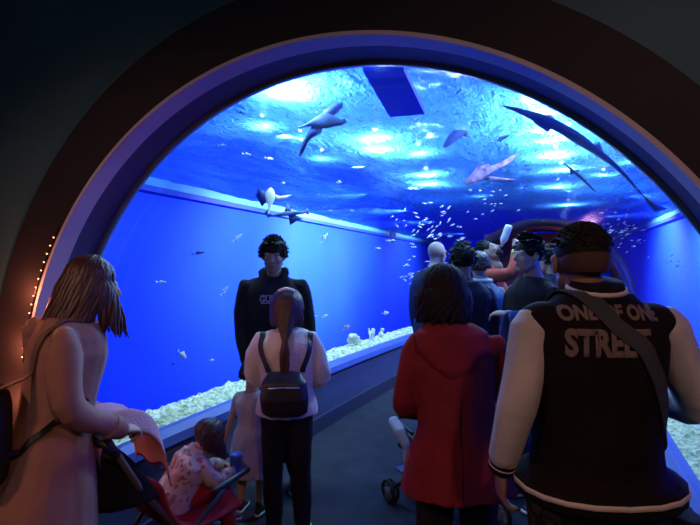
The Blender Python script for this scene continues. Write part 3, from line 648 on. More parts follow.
lettering('ONE OF ONE', .054, jk, (-.006, 0, 1.430), (0, 1, 0), (1, 0, 0), LET, jk, bold=.05, arch=.12, sx=.84, name='lettering')
lettering('STREET', .098, jk, (-.026, 0, 1.338), (0, 1, 0), (1, 0, 0), LET, jk, bold=.05, sx=.71, shear=.06, name='lettering')
strap_on(p.root, 'bag_strap', [(-.135, .10, 1.40), (-.105, .02, 1.53), (-.08, -.10, 1.52), (.0, -.19, 1.44), (.08, -.20, 1.36), (.155, -.19, 1.25), (.21, -.12, 1.12), (.235, .02, 1.04)], .047, .004, cloth('strap_grey_blue', (.06, .065, .085), bscale=400), target=jk, lift=.004)
b = Blob(); b.rings([(V((.19, .17, z)), V((.8, .6, 0)), V((-.6, .8, 0)), rx, .045, .6) for z, rx in ((.90, .10), (.93, .125), (1.02, .13), (1.10, .12), (1.13, .09))]); b.fuse('sling_bag', cloth('sling_bag_blue', (.05, .07, .14)), p.root, .010, 2)
tr = p.trousers(pattern('camo_cloth', [(.022, .025, .018), (.04, .042, .026), (.012, .012, .012), (.05, .048, .036)], 14, kind='noise'), r=(.115, .085, .066)); p.shoes(SHOE_BK, SOLE_W)
b = Blob(); b.rings([(V((.245, .01, z)), V((0, 1, 0)), V((1, 0, 0)), .10, .045, .7) for z in (.70, .74, .82, .86)])
b.fuse('cargo_pocket', BLACK, tr, .010, 2)

# ------------------------------------------------------------ woman in the dusty pink coat (left)
PINK = cloth('coat_dusty_pink', (.40, .20, .165), bscale=300)
p = Person('woman with long reddish brown hair in dusty pink coat, pushing the stroller on the left', G(52, 1.9), rotz_of(.64, .77), 1.64, female=True, voxel=.007, head_yaw=-.30, head_pitch=-.18,
           J=dict(neck=(0, .08, 1.46), head=(0, .175, 1.605), elR=(.235, -.03, 1.13), wrR=(.215, .19, 1.00), elL=(-.20, .06, 1.13), wrL=(-.04, .21, 1.00)),
           hands={'R': dict(curl=.9, dir=(-.3, 1, -.25), palm=(-.2, -.2, -1)), 'L': dict(curl=.9, dir=(.6, .8, -.15), palm=(.2, -.2, -1))}, skin=SKIN2)
p.body()
co = p.top(PINK, 'coat', hem_t=-.95, grow=.030, sleeve=(.066, .060, .048), flare=.075, folds=.011, arm_frac=.97, collar=.02, fscale=(5, 5, 1.3), vox=.008)
b = Blob(); P_, R_ = p.arm('R', .97, (.066, .060, .048)); d = (P_[-1]-P_[-2]).normalized(); x, y = frame_of(d); rr = R_[-1]
b.rings([(P_[-1]-d*.035, x, y, rr+.002, rr+.002), (P_[-1]-d*.030, x, y, rr+.006, rr+.006), (P_[-1]-d*.016, x, y, rr+.006, rr+.006), (P_[-1]-d*.012, x, y, rr+.002, rr+.002)]); b.raw('cuff_band', PINK, co)
p.strands(HAIR_RED, 330, .40, rad=.0095, phi=(-118, 118), wave=.012, name='hair', seed=4, drop=(.02, -.36, -1), thick=1.2, out=1.04)
p.strands(HAIR_RED, 46, .24, rad=.009, phi=(88, 140), wave=.012, name='hair_lock', seed=9, cap=False, drop=(.16, .16, -1))
p.trousers(DKTR, r=(.09, .065, .048)); p.shoes(SHOE_BK, SOLE_B)
# the shoulder bag carried on her back
b = Blob(); b.rings([(V((-.02+dx, -.235+dy, z)), V((1, .15, 0)).normalized(), V((-.15, 1, 0)).normalized(), rx, ry, .75) for z, rx, ry, dx, dy in ((.80, .09, .05, 0, 0), (.83, .13, .08, 0, 0), (.92, .155, .100, 0, -.01), (1.03, .15, .095, 0, -.005), (1.13, .12, .075, 0, .01), (1.17, .07, .045, 0, .02))])
bag = b.fuse('shoulder_bag', LEATHER, p.root, .010, 3, .006)
bag['label'] = 'black shoulder bag'
strap_on(bag, 'strap', [(.10, -.24, 1.12), (.085, -.15, 1.24), (.09, -.09, 1.34), (.10, .0, 1.41), (.09, .08, 1.38), (.02, .16, 1.22)], .026, .005, mat('strap_tan', (.20, .12, .09), .5, .4), target=co, lift=.004)
strap_on(bag, 'strap', [(.08, -.30, .93), (.15, -.18, .97), (.215, -.03, 1.03), (.20, .08, 1.10)], .022, .005, LEATHER, target=co, lift=.004)

# ------------------------------------------------------------ teenage boy in the black hoodie
p = Person('teenage boy in black hoodie facing the camera in front of the blue glass', G(274, 3.48), rotz_of(0.02, -1), 1.78, voxel=.008, head_pitch=-.16, skin=mat('skin_boy', (.30, .19, .15), .6, .3),
           J=dict(shL=(-.20, 0, 1.42), shR=(.20, 0, 1.42), elR=(.235, -.02, 1.14), wrR=(.18, .07, .91), elL=(-.245, -.02, 1.14), wrL=(-.22, .10, .90), anL=(-.15, -.02, .09), anR=(-.02, .04, .09), knR=(.03, .03, .5), knL=(-.12, .02, .5)), hands={'R': dict(curl=.8, dir=(-.1, .15, -1))})
p.body(); p.short_hair(HAIR_BK, n=420, length=.030, rad=.009, low=-22, front=34, scale=1.10, up=.28)
jk = p.top(cloth('hoodie_black', (.014, .013, .018)), 'hoodie', hem_t=-.20, grow=.020, sleeve=(.068, .056, .042), folds=.008, hood=True, sk=1.04, cuff=BLACK)
LT = mat('print_pale_blue', (.35, .38, .55), .7, .2)
lettering('GUE', .062, jk, (.030, 0, 1.335), (0, -1, 0), (-1, 0, 0), LT, jk, bold=.01, sx=.9)
b = Blob(); zz = 1.335
for z0 in (1.327, 1.384):
    strap_on(jk, 'print_line', [(.085, .16, z0), (-.03, .16, z0)], .004, .001, LT, target=jk, lift=.002, n=24)
p.trousers(DKTR); p.shoes(SHOE_BK, SOLE_W)

# ------------------------------------------------------------ girl in the white fleece
FLEECE = mat('white_fleece', (.70, .64, .60), .95, .1, bump=.8, bscale=90, bdist=.008)
p = Person('girl with long brown hair in white fleece jacket and black backpack, seen from behind', G(287, 2.80), rotz_of(-.06, 1), 1.43, female=True, voxel=.007, head_pitch=.05, skin=SKIN2,
           J=dict(elL=(-.25, .02, 1.15), wrL=(-.13, .20, 1.08), elR=(.25, .02, 1.13), wrR=(.13, .20, 1.10), anR=(.115, -.03, .09), anL=(-.09, 0, .09), shL=(-.185, 0, 1.42), shR=(.185, 0, 1.42)),
           hands={'R': dict(curl=.9, dir=(-.8, .6, .1), palm=(-.6, -.8, 0)), 'L': dict(curl=.9, dir=(.8, .6, .1), palm=(.6, -.8, 0))}, head_scale=1.10)
p.body(); jk = p.top(FLEECE, 'fleece_jacket', hem_t=-.10, grow=.030, sleeve=(.080, .078, .060), folds=.012, arm_frac=.95, collar=.05, sk=1.05)
p.strands(HAIR_BR, 260, .12, rad=.010, phi=(-125, 125), wave=.006, name='hair', seed=2, pull=.0, out=1.12, thick=1.15)
p.strands(HAIR_BR, 90, .40, rad=.013, phi=(-70, 70), wave=.006, name='ponytail', seed=5, cap=False, pull=.1, gather=(0, -.165, 1.13), out=1.1, thick=1.2)
b = Blob(); b.tube([p.HM @ V((x, -.075, .138-abs(x)*.30)) for x in (-.045, -.02, 0, .02, .045)], [.009]*5); b.raw('hair_clip', mat('clip_white', (.8, .8, .85), .3, .5), p.root)
tr = p.trousers(BLACK, r=(.100, .070, .052), frac=.98); p.shoes(mat('shoe_lime', (.30, .75, .10), .5, .4), mat('sole_lime', (.45, .9, .25), .5, .4))
b = Blob(); b.rings([(V((0, y, z)), V((1, 0, 0)), V((0, 1, 0)), rx, ry, .7) for z, rx, ry, y in ((.76, .09, .03, -.155), (.785, .125, .05, -.165), (.86, .135, .065, -.172), (.95, .125, .060, -.165), (1.00, .09, .035, -.150))])
bp = b.fuse('backpack', LEATHER, p.root, .009, 2, .004); bp['label'] = 'small black backpack'
for sx in (-1, 1): strap_on(bp, 'strap', [(sx*.10, -.14, .99), (sx*.13, -.12, 1.06), (sx*.135, -.03, 1.19), (sx*.12, .08, 1.12)], .03, .006, LEATHER, target=jk)
b = Blob(); b.tube([(-.08, -.232, .93), (0, -.240, .935), (.08, -.232, .93)], [.006]*3); b.raw('zip_line', STEEL, bp)

# ------------------------------------------------------------ small child in the grey dress
kk = .98/1.75
p = Person('small child in pale grey dress standing behind the girl in white fleece', G(253, 3.08), rotz_of(.25, 1), .98, voxel=.007, head_scale=1.38, skin=SKIN,
           J=dict(head=(0, .03, 1.60), neck=(0, 0, 1.40), shL=(-.17, 0, 1.34), shR=(.17, 0, 1.34), elL=(-.27, .0, 1.06), wrL=(-.35, .02, .84), elR=(.2, .05, 1.1), wrR=(.1, .25, 1.1), anL=(-.14, 0, .12), anR=(.10, -.03, .12), knL=(-.13, .01, .5), knR=(.10, .01, .5)))
p.body(); p.top(cloth('dress_pale_grey', (.33, .33, .42)), 'dress', hem_t=-1.02, grow=.016, flare=.075, sleeve=(.055, .045, .04), arm_frac=.32, folds=.012, fscale=(14, 14, 2))
p.strands(HAIR_BK, 120, .05, rad=.012, phi=(-120, 120), out=1.08); p.shoes(SHOE_BK, SOLE_W)

# ------------------------------------------------------------ woman in the red coat
p = Person('woman with dark shoulder-length hair in red coat, seen from behind', G(456, 1.9), rotz_of(.06, 1), 1.58, female=True, voxel=.007, head_pitch=-.05,
           J=dict(head=(-.055, .035, 1.625), neck=(-.03, 0, 1.48), elL=(-.225, .0, 1.13), wrL=(-.17, .22, 1.06), elR=(.245, .0, 1.13), wrR=(.24, .23, 1.08)), hands={'L': dict(curl=1.1, dir=(.1, 1, 0), palm=(0, 0, -1)), 'R': dict(curl=1.1, dir=(-.1, 1, 0), palm=(0, 0, -1))})
p.body(); RED = cloth('coat_red', (.22, .022, .034), var=.14)
jk = p.top(RED, 'coat', hem_t=-.30, grow=.024, sleeve=(.068, .060, .048), flare=.04, folds=.011, fscale=(6, 6, 1.6), arm_frac=.96, sk=1.02)
b = Blob(); nk = p.J['neck']
b.rings([(nk+V((0, -.035, .03)), V((1, 0, 0)), V((0, 1, 0)), .085, .055), (nk+V((0, -.055, -.01)), V((1, 0, 0)), V((0, 1, 0)), .14, .075), (nk+V((0, -.085, -.07)), V((1, 0, 0)), V((0, 1, 0)), .13, .052), (nk+V((0, -.105, -.13)), V((1, 0, 0)), V((0, 1, 0)), .085, .035), (nk+V((0, -.11, -.17)), V((1, 0, 0)), V((0, 1, 0)), .03, .018)])
b.fuse('hood', RED, jk, .008, 3, .006)
strap_on(jk, 'back_seam', [(-.01, -.16, 1.22), (-.01, -.16, 1.0), (-.01, -.19, .74)], .007, .003, RED, target=jk, lift=.001)
p.strands(HAIR_BK, 260, .135, rad=.0105, phi=(-125, 125), wave=.012, seed=6, out=1.10, thick=1.25, pull=-.1)
p.trousers(DKTR, r=(.095, .070, .058), frac=.98); p.shoes(SHOE_BK, SOLE_B)

# ------------------------------------------------------------ the group further along
def far(label, u, d, h, fx, fy, hair, topm, **k):
    ex = k.pop('ex', {}); bodyk = dict(voxel=.012); bodyk.update(k)
    p = Person(label, G(u, d), rotz_of(fx, fy), h, **bodyk); p.body()
    if hair == 'long': p.strands(ex.get('hm', HAIR_BR), 130, ex.get('hl', .16), rad=.013, phi=(-115, 115), out=1.06)
    elif hair: p.short_hair(hair, n=170, length=ex.get('len', .03), rad=.011, low=ex.get('low', -20), scale=ex.get('hs', 1.06), front=38)
    t = p.top(topm, ex.get('top', 'jacket'), grow=ex.get('grow', .022), sleeve=ex.get('sl', (.062, .054, .042)), arm_frac=ex.get('af', .96), folds=.007, hem_t=ex.get('hem', -.2), collar=ex.get('col', .02), vox=.011, sk=ex.get('sk', 1.04), hood=ex.get('hood', False))
    p.trousers(ex.get('tr', DKTR), vox=.013); p.shoes(SHOE_BK, ex.get('sole', SOLE_B)); return p, t
p, t = far('bald older man in dark blue coat and glasses, looking right at the far group', 434, 4.7, 1.83, .75, .65, None, cloth('coat_dark_blue', (.035, .045, .10)), skin=mat('skin_pale', (.45, .32, .28), .5, .35), head_scale=1.0,
           J=dict(head=(0, .05, 1.64)), ex=dict(sk=1.15, grow=.03, hem=-.35))
p.short_hair(HAIR_GY, n=90, length=.012, rad=.008, low=-25, scale=1.0, top_only=-25, name='hair', seed=8) if False else None
b = Blob(); b.tube([p.HM @ V(q) for q in ((-.078, .0, .006), (-.07, .06, .006), (-.05, .088, .004))], [.004]*3); b.tube([p.HM @ V(q) for q in ((.078, .0, .006), (.07, .06, .006), (.05, .088, .004))], [.004]*3); b.tube([p.HM @ V(q) for q in ((-.05, .09, .004), (0, .096, .008), (.05, .09, .004))], [.004]*3)
g = b.raw('glasses', BLACK, p.root)
for sx in (-1, 1):
    b = Blob(); b.rings([(p.HM @ V((sx*.031, .091+e, -.004)), p.HR @ V((1, 0, 0)), p.HR @ V((0, 0, 1)), .021, .016) for e in (0, .003)]); b.raw('lens', BLACK, g)
far('man with thick black hair in navy jacket, seen from behind, right of the bald man', 463, 3.6, 1.735, -.1, 1, HAIR_BK, NAVY, ex=dict(len=.035, low=-38, hs=1.10, grow=.03), head_scale=1.05)
p, t = far('woman with brown hair in pale blue denim jacket, left of the man in rust sweater', 481, 4.15, 1.70, .25, 1, 'long', pattern('denim_pale', [(.12, .17, .28), (.17, .23, .36), (.09, .13, .22)], 60, kind='noise'), female=True, ex=dict(hl=.05, col=.05, sk=1.1, tr=JEANS), J=dict(head=(-.02, .03, 1.635)))
b = Blob(); n = p.J['neck']; b.tube([n+V((.085*math.cos(a), .075*math.sin(a), .015)) for a in frange(-2.9, 2.9, 12)], [.020]*12); b.fuse('fleece_collar', FLEECE, t, .009, 1, .004)
# the man drinking
p, t = far('bearded man in rust red sweater, head tilted back, drinking from a white bottle', 489, 4.6, 1.85, .80, -.45, HAIR_BK, cloth('sweater_rust', (.38, .065, .045)), head_pitch=.75, head_yaw=.0, skin=mat('skin_man', (.34, .22, .18), .55, .35),
           J=dict(head=(0, -.005, 1.63), neck=(0, -.01, 1.49), elR=(.22, .25, 1.43), wrR=(.03, .25, 1.64), elL=(-.24, .14, 1.16), wrL=(-.20, .30, 1.25)),
           hands={'R': dict(curl=1.1, dir=(-.35, .10, .9), palm=(-.7, -.6, .2))}, ex=dict(len=.012, low=10, hs=1.02, sk=1.05, top='sweater', grow=.020, tr=JEANS))
b = Blob(); b.ell((0, .048, -.070), (.052, .050, .042)); q = Blob(); q.add(b, p.HM); q.fuse('beard', HAIR_BK, p.root, .008, 1, .003)
P_, R_ = p.arm('R', .96, (.062, .054, .042)); d = (P_[-1]-P_[-2]).normalized(); x, y = frame_of(d); e = P_[-1]; q = Blob()
q.rings([(e+d*a, x, y, r_, r_) for a, r_ in ((-.07, .042), (-.065, .050), (-.01, .048), (.03, .045), (.035, .036))]); q.raw('cuff', cloth('cuff_mustard', (.50, .36, .08)), t)
rs = p.root.matrix_basis
bot = p.HM @ V((0, .150, -.02)); axd = (V((.0, .34, .94))).normalized(); x, y = frame_of(axd)
Rw = Matrix.Translation(p.root.location) @ Matrix.Rotation(p.root.rotation_euler[2], 4, 'Z'); bw = Rw @ (p.HM @ V((0, .112, -.045)))
t2 = thing('bottle', 'white plastic bottle held up by the man drinking', 'bottle', bw, p.root.rotation_euler[2])
BW = mat('bottle_white', (.72, .72, .78), .4, .4); BT = mat('bottle_cap', (.55, .55, .62), .4, .4)
q = Blob(); q.rings([(axd*a, x, y, r_, r_) for a, r_ in ((.03, .016), (.045, .020), (.06, .030), (.08, .036), (.12, .034), (.16, .036), (.20, .036), (.215, .030), (.22, .015))]); q.raw('bottle_body', BW, t2)
q = Blob(); q.rings([(axd*a, x, y, r_, r_) for a, r_ in ((0, .008), (.01, .012), (.032, .015), (.036, .019), (.05, .019))]); q.raw('spout', BT, t2)
# young man in black T-shirt
p, t = far('young man with tousled dark hair in black T-shirt, facing left at the far group', 533, 3.25, 1.77, -.93, -.30, HAIR_BK, BLACK, voxel=.009, skin=mat('skin_young', (.42, .30, .27), .5, .35), head_pitch=.02,
           J=dict(elR=(.23, .02, 1.13), wrR=(.10, .16, 1.10), elL=(-.25, -.02, 1.15), wrL=(-.13, .29, 1.27), shL=(-.20, 0, 1.40), shR=(.20, 0, 1.40), pelvis=(0, 0.06, .95), head=(0, .04, 1.64)), hands={'R': dict(curl=.5, dir=(-.8, .5, 0), palm=(0, -.3, -1)), 'L': dict(curl=.5, dir=(.8, .5, 0), palm=(0, -.3, -1))},
           ex=dict(len=.045, low=-8, hs=1.08, top='t_shirt', af=.42, sl=(.066, .060, .055), hem=-.16, col=0, tr=JEANS, sole=SOLE_W))
far('person with dark hair in dark blue top, behind the young man in the black T-shirt', 552, 4.3, 1.76, -.5, 1, HAIR_BK, NAVY, ex=dict(len=.03, low=-35, hs=1.08))
# a jacket carried over the young man's forearm
cpos = p.root.location; Rw = Matrix.Translation(cpos) @ Matrix.Rotation(p.root.rotation_euler[2], 4, 'Z')
q = Blob(); a0, a1 = p.J['elL'].lerp(p.J['wrL'], .35), p.J['elL'].lerp(p.J['wrL'], 1.0)
c0 = (a0+a1)/2; dr = V((0, 1, 0)); sd = dr.cross(V((0, 0, 1))).normalized()
for s_ in (-1, 1): q.rings([(c0+sd*(s_*o_)+V((0, 0, z)), dr, sd, rx, .022, .8) for z, o_, rx in ((.055, .005, .13), (.03, .035, .145), (-.05, .060, .15), (-.16, .062, .16), (-.27, .060, .15), (-.30, .055, .13))])
o = q.fuse('jacket', cloth('jacket_blue', (.05, .09, .30)), None, .010, 3, .014, (7, 7, 3)); o.location = cpos; o.rotation_euler = (0, 0, p.root.rotation_euler[2])
tag(o, 'blue jacket draped over the forearm of the young man in the black T-shirt', 'jacket')

# ------------------------------------------------------------ strollers
def stroller(label, loc, rz, seat_m, hood_m, frame_m, handle_h=.95, hood=True, foam=None):
    t = thing('stroller', label, 'stroller', loc, rz)
    for sx in (-1, 1):
        b = Blob(); b.tube([(sx*.19, .27, .09), (sx*.18, .10, .22), (sx*.165, -.12, .40), (sx*.155, -.30, .64), (sx*.15, -.44, handle_h)], [.014]*5); b.raw('side_rail', frame_m, t)
        b = Blob(); b.tube([(sx*.21, -.30, .10), (sx*.185, -.10, .38), (sx*.175, .10, .50)], [.012]*3); b.raw('rear_leg', METAL, t)
        b = Blob(); b.tube([(sx*.10, -.475, handle_h+.004), (sx*.15, -.465, handle_h), (sx*.152, -.41, handle_h-.06)], [.019]*3); b.raw('handle_grip', foam or LEATHER, t)
    b = Blob(); b.tube([(-.13, -.472, handle_h), (.13, -.472, handle_h)], [.014]*2); b.raw('handlebar', METAL, t)
    b = Blob(); b.tube([(-.22, -.22, .22), (.22, -.22, .22)], [.010]*2); b.raw('axle', METAL, t)
    b = Blob(); b.rings([(V((0, y, z)), V((1, 0, 0)), nn, .185, .022, .6) for y, z, nn in ((.22, .40, V((0, 0, 1))), (.10, .385, V((0, 0, 1))), (-.06, .385, V((0, .3, 1)).normalized()), (-.13, .42, V((0, 1, .6)).normalized()), (-.19, .52, V((0, 1, .35)).normalized()), (-.23, .64, V((0, 1, .35)).normalized()))])
    b.fuse('seat', seat_m, t, .010, 2, .004)
    b = Blob(); b.tube([(-.21, .02, .54), (-.19, .24, .56), (0, .30, .57), (.19, .24, .56), (.21, .02, .54)], [.014]*5); b.raw('bumper_bar', LEATHER, t)
    b = Blob(); b.rings([(V((0, y, z)), V((1, 0, 0)), V((0, 0, 1)), .17, hz, .6) for y, z, hz in ((-.26, .23, .05), (-.22, .23, .075), (.12, .22, .07), (.16, .22, .05))]); b.fuse('basket', BLACK, t, .012, 1, .005)
    b = Blob(); b.rings([(V((0, y, .19)), V((1, 0, 0)), V((0, .3, 1)).normalized(), .13, .012, .6) for y in (.24, .33)]); b.raw('footrest', METAL, t)
    for sx in (-1, 1):
        for y, r in ((.28, .075), (-.32, .085)):
            for dx in ((-.018, .018) if y > 0 else (0,)):
                b = Blob(); N_ = 28; pts = [V((sx*.20+dx, y+r*.86*math.cos(2*PI*i/N_), r+r*.86*math.sin(2*PI*i/N_))) for i in range(N_+1)]
                b.tube(pts, [r*.15]*(N_+1), caps=False, up=V((1, 0, 0))); wl = b.raw('wheel', SOLE_B, t)
                b = Blob(); b.rings([(V((sx*.20+dx+e, y, r)), V((0, 1, 0)), V((0, 0, 1)), rr, rr) for e, rr in ((-.009, r*.30), (-.008, r*.34), (.008, r*.34), (.009, r*.30))])
                for i in range(5):
                    a = 2*PI*i/5; b.tube([(sx*.20+dx, y, r), (sx*.20+dx, y+r*.8*math.cos(a), r+r*.8*math.sin(a))], [r*.07]*2, caps=False)
                b.raw('wheel_hub', mat('hub_grey', (.22, .22, .24), .5, .3) if 'hub_grey' not in bpy.data.materials else bpy.data.materials['hub_grey'], wl)
    if hood:
        b = Blob(); R_ = []
        for i in range(9):
            a = math.radians(-8+i*13); c = V((0, -.23, .60)); dv = V((0, -math.sin(a)*-1 if False else math.sin(a), math.cos(a))).normalized()
            dv = V((0, math.sin(a*.62-math.radians(88)), math.cos(a*.62-math.radians(88))))
            pts = [c+V((.175*math.cos(q), 0, 0))+dv*(.24*math.sin(q)**.7 if math.sin(q) > 0 else 0) for q in frange(0, PI, 13)]
            R_.append(pts)
        vs = []; fs = []
        for sc in (1, .975):
            for pts in R_: vs += [c+(q-c)*sc for q in pts]
        W_, H_ = 13, 9
        for i in range(H_-1):
            for j in range(W_-1):
                a = i*W_+j; fs.append((a, a+1, a+W_+1, a+W_)); a += W_*H_; fs.append((a, a+W_, a+W_+1, a+1))
        for i in range(H_-1):
            for j in (0, W_-1): a = i*W_+j; fs.append((a, a+W_, a+W_+W_*H_, a+W_*H_))
        for j in range(W_-1):
            for i in (0, H_-1): a = i*W_+j; fs.append((a, a+1, a+1+W_*H_, a+W_*H_))
        pyobj('hood', vs, fs, hood_m, t)
    return t
TAN = mat('frame_tan_brown', (.14, .085, .065), .4, .4)
REDF = cloth('stroller_red', (.30, .02, .03))
sp = V((-1.635, 1.87, 0)); st_rz = math.radians(-15)
stroller('black stroller with red seat and brown side rails beside the woman in the pink coat', sp, st_rz, REDF, BLACK, TAN, handle_h=.89)
sp2 = G(440, 3.10)
stroller('black stroller ahead of the woman in the red coat, its small wheel showing', sp2, rotz_of(-.55, 1), BLACK, NAVY, METAL, handle_h=.95, foam=mat('foam_pale_grey', (.5, .5, .55), .8, .2))
b = Blob(); b.tube([(-.235, .05, .46), (-.245, .10, .53), (-.235, .18, .57), (-.20, .25, .55)], [.030, .036, .036, .028]); b.tube([(-.235, .04, .36), (-.235, .05, .46)], [.022]*2)
o = b.fuse('padded_armrest', mat('padding_grey', (.48, .48, .55), .8, .2), None, .008, 2, .003)
o.parent = [x for x in bpy.data.objects if x.name == 'stroller.001'][0]
# pink blanket over the handle
def blanket():
    vs, fs = [], []; nu, nv = 34, 22; Rw = Matrix.Translation(sp) @ Matrix.Rotation(st_rz, 4, 'Z')
    prof = [(-.475, .84), (-.475, .90), (-.455, .955), (-.40, .965), (-.33, .955), (-.27, .93), (-.22, .88), (-.19, .80), (-.175, .72), (-.17, .68)]
    for s_ in (0, 1):
        for j in range(nv+1):
            f = j/nv*(len(prof)-1); a = min(int(f), len(prof)-2); q = f-a; y = prof[a][0]*(1-q)+prof[a+1][0]*q; z = prof[a][1]*(1-q)+prof[a+1][1]*q
            for i in range(nu+1):
                x = -.13+.29*i/nu; dz = .014*noise.noise(V((x*12, y*8, 1)))+.010*math.sin(x*38+y*9)
                ed = max(0, abs(x)-.12); vs.append(Rw @ V((x, y, z+.02+dz-ed*1.6-s_*.016)))
    W_ = nu+1; H_ = nv+1
    for j in range(nv):
        for i in range(nu): a = j*W_+i; fs.append((a, a+1, a+W_+1, a+W_)); a += W_*H_; fs.append((a, a+W_, a+W_+1, a+1))
    for j in range(nv):
        for i in (0, nu): a = j*W_+i; fs.append((a, a+W_, a+W_+W_*H_, a+W_*H_))
    for i in range(nu):
        for j in (0, nv): a = j*W_+i; fs.append((a, a+1, a+1+W_*H_, a+W_*H_))
    return vs, fs
o = pyobj('blanket', *blanket(), mat('blanket_pink_fleece', (.62, .34, .42), .95, .1, bump=.7, bscale=110, bdist=.006)); tag(o, 'fluffy pink blanket draped over the handle and hood of the black stroller', 'blanket')
# child leaning forward in the stroller
kk = 1.0/1.75; FLOR = pattern('floral_jacket', [(.58, .44, .44), (.62, .50, .48), (.55, .44, .46), (.60, .47, .45), (.36, .16, .18), (.60, .50, .48), (.58, .46, .46), (.26, .26, .34)], 60)
cl = V((-1.665, 1.935, 0)); cr = math.radians(-38)
p = Person('child with brown bobbed hair in pale floral jacket leaning forward in the stroller', cl, cr, 1.0, voxel=.006, skin=SKIN2, head_scale=1.30, head_pitch=-.55,
           J=jm(kk, dict(pelvis=(0, -.06, .46), neck=(0, .05, .635), head=(0, .11, .695), shL=(-.095, .05, .61), shR=(.095, .05, .61), elL=(-.125, .10, .52), elR=(.125, .10, .52), wrL=(-.05, .19, .53), wrR=(.05, .19, .53),
                    hipL=(-.055, -.03, .45), hipR=(.055, -.03, .45), knL=(-.06, .15, .47), knR=(.06, .15, .47), anL=(-.06, .19, .29), anR=(.06, .19, .29))),
           hands={'L': dict(curl=.9, dir=(.5, .8, -.1), palm=(.6, -.4, -.5)), 'R': dict(curl=.9, dir=(-.5, .8, -.1), palm=(-.6, -.4, -.5))}, foot_dir={'L': (0, 1, -.2), 'R': (0, 1, -.2)})
p.body(); jk = p.top(FLOR, 'floral_jacket', hem_t=-.25, grow=.024, sleeve=(.075, .066, .05), folds=.008, hood=True, arm_frac=.95, sk=1.1, fscale=(12, 12, 7))
p.strands(HAIR_BR, 260, .10, rad=.0125, phi=(-128, 128), out=1.08, seed=12, drop=(0, .25, -1), thick=1.1)
p.trousers(cloth('red_trousers', (.40, .03, .03)), r=(.10, .08, .07), frac=.96); p.shoes(SHOE_BK, SOLE_W)
Rw = Matrix.Translation(cl) @ Matrix.Rotation(cr, 4, 'Z')
q = Blob(); q.rings([(V((0, .0, z)), V((1, 0, 0)), V((0, 1, 0)), r_, r_) for z, r_ in ((-.050, .020), (-.046, .027), (0, .031), (.028, .034), (.032, .030))])
t = thing('drinking_cup', 'bright blue drinking cup held by the child in the stroller', 'cup', Rw @ V((0, .245, .550)), cr); q.raw('cup_body', mat('plastic_blue', (.03, .10, .60), .3, .5), t)
q = Blob(); q.rings([(V((0, 0, z)), V((1, 0, 0)), V((0, 1, 0)), r_, r_) for z, r_ in ((.033, .034), (.044, .033), (.05, .024), (.052, .008))]); q.raw('lid', mat('plastic_blue_light', (.08, .20, .75), .3, .5), t)
# ------------------------------------------------------------ life in the tank
def fish_mesh(L_=1.0, deep=.26, tail=.18):
    b = Blob(); R_ = []
    for i in range(11):
        t = i/10; y = .5-t*.82; h = deep*(.12+.88*math.sin(PI*min(1, t*1.05+.03))**.8)*(1-.35*t)*.5; h = max(h, .02)
        R_.append((V((0, y, 0))*L_, V((1, 0, 0)), V((0, 0, 1)), h*.45*L_, h*L_))
    b.rings(R_)
    # tail, dorsal and belly fins as thin tapered lenses
    def fin(pts, th=.006):
        n = len(pts); base = len(b.v); c = sum((V(p) for p in pts), V())/n
        for p_ in pts: b.v.append(V(p_)*L_)
        b.v.append((c+V((th, 0, 0)))*L_); b.v.append((c-V((th, 0, 0)))*L_)
        for i in range(n): k_ = (i+1) % n; b.f.append((base+i, base+k_, base+n)); b.f.append((base+k_, base+i, base+n+1))
    fin([(0, -.30, .01), (0, -.50, tail), (0, -.43, 0), (0, -.50, -tail), (0, -.30, -.01)])
    fin([(0, .18, deep*.45), (0, .0, deep*.75), (0, -.16, deep*.30), (0, .0, deep*.3)])
    fin([(0, .05, -deep*.42), (0, -.10, -deep*.70), (0, -.15, -deep*.28)])
    return b
SILVER = mat('fish_silver', (.90, .93, .95), .3, .6, .0); DARKF = mat('fish_dark', (.03, .05, .12), .5, .4); FEYE = mat('fish_eye', (.01, .01, .01), .2, .5)
FWHITE = mat('fish_pale', (.85, .88, .80), .5, .4); FPINK = mat('fish_pink', (.55, .35, .35), .5, .4)
def tex_out(u, v):
    """depth where the sight line has left the tunnel"""
    d = 1.9
    while d < 20:
        p = P(u, v, d); x = p.x-XC-off(p.y)
        if p.y > Y_GLASS and (x*x+(p.z-ZC)**2 > (R+.10)**2): return d
        d += .1
    return 9
protos = {}
def fish(kind, m, pos, length, rz, pitch, label, group=None, roll=0, deep=.26):
    if kind not in protos:
        b = fish_mesh(1, deep); o = b.raw('fish', m, None); e = Blob()
        for sx in (-1, 1): e.ell((sx*deep*.16, .38, .02), (.012, .018, .018), n=6, m=8)
        eo = e.raw('eyes', FEYE, o); protos[kind] = (o, eo)
    else:
        o0, e0 = protos[kind]; o = o0.copy(); C.objects.link(o); e = e0.copy(); C.objects.link(e); e.parent = o
    o.location = pos; o.scale = (length,)*3; o.rotation_euler = (pitch, roll, rz); tag(o, label, 'fish', group); return o
rnd = random.Random(11)
def place(u, v, extra, maxd=None):
    d = tex_out(u, v)+extra
    while True:
        p = P(u, v, d)
        if (WXL+.35 < p.x < WXR-.3 and p.z < WZ-.15) or d < 2: return p, d
        d -= .1
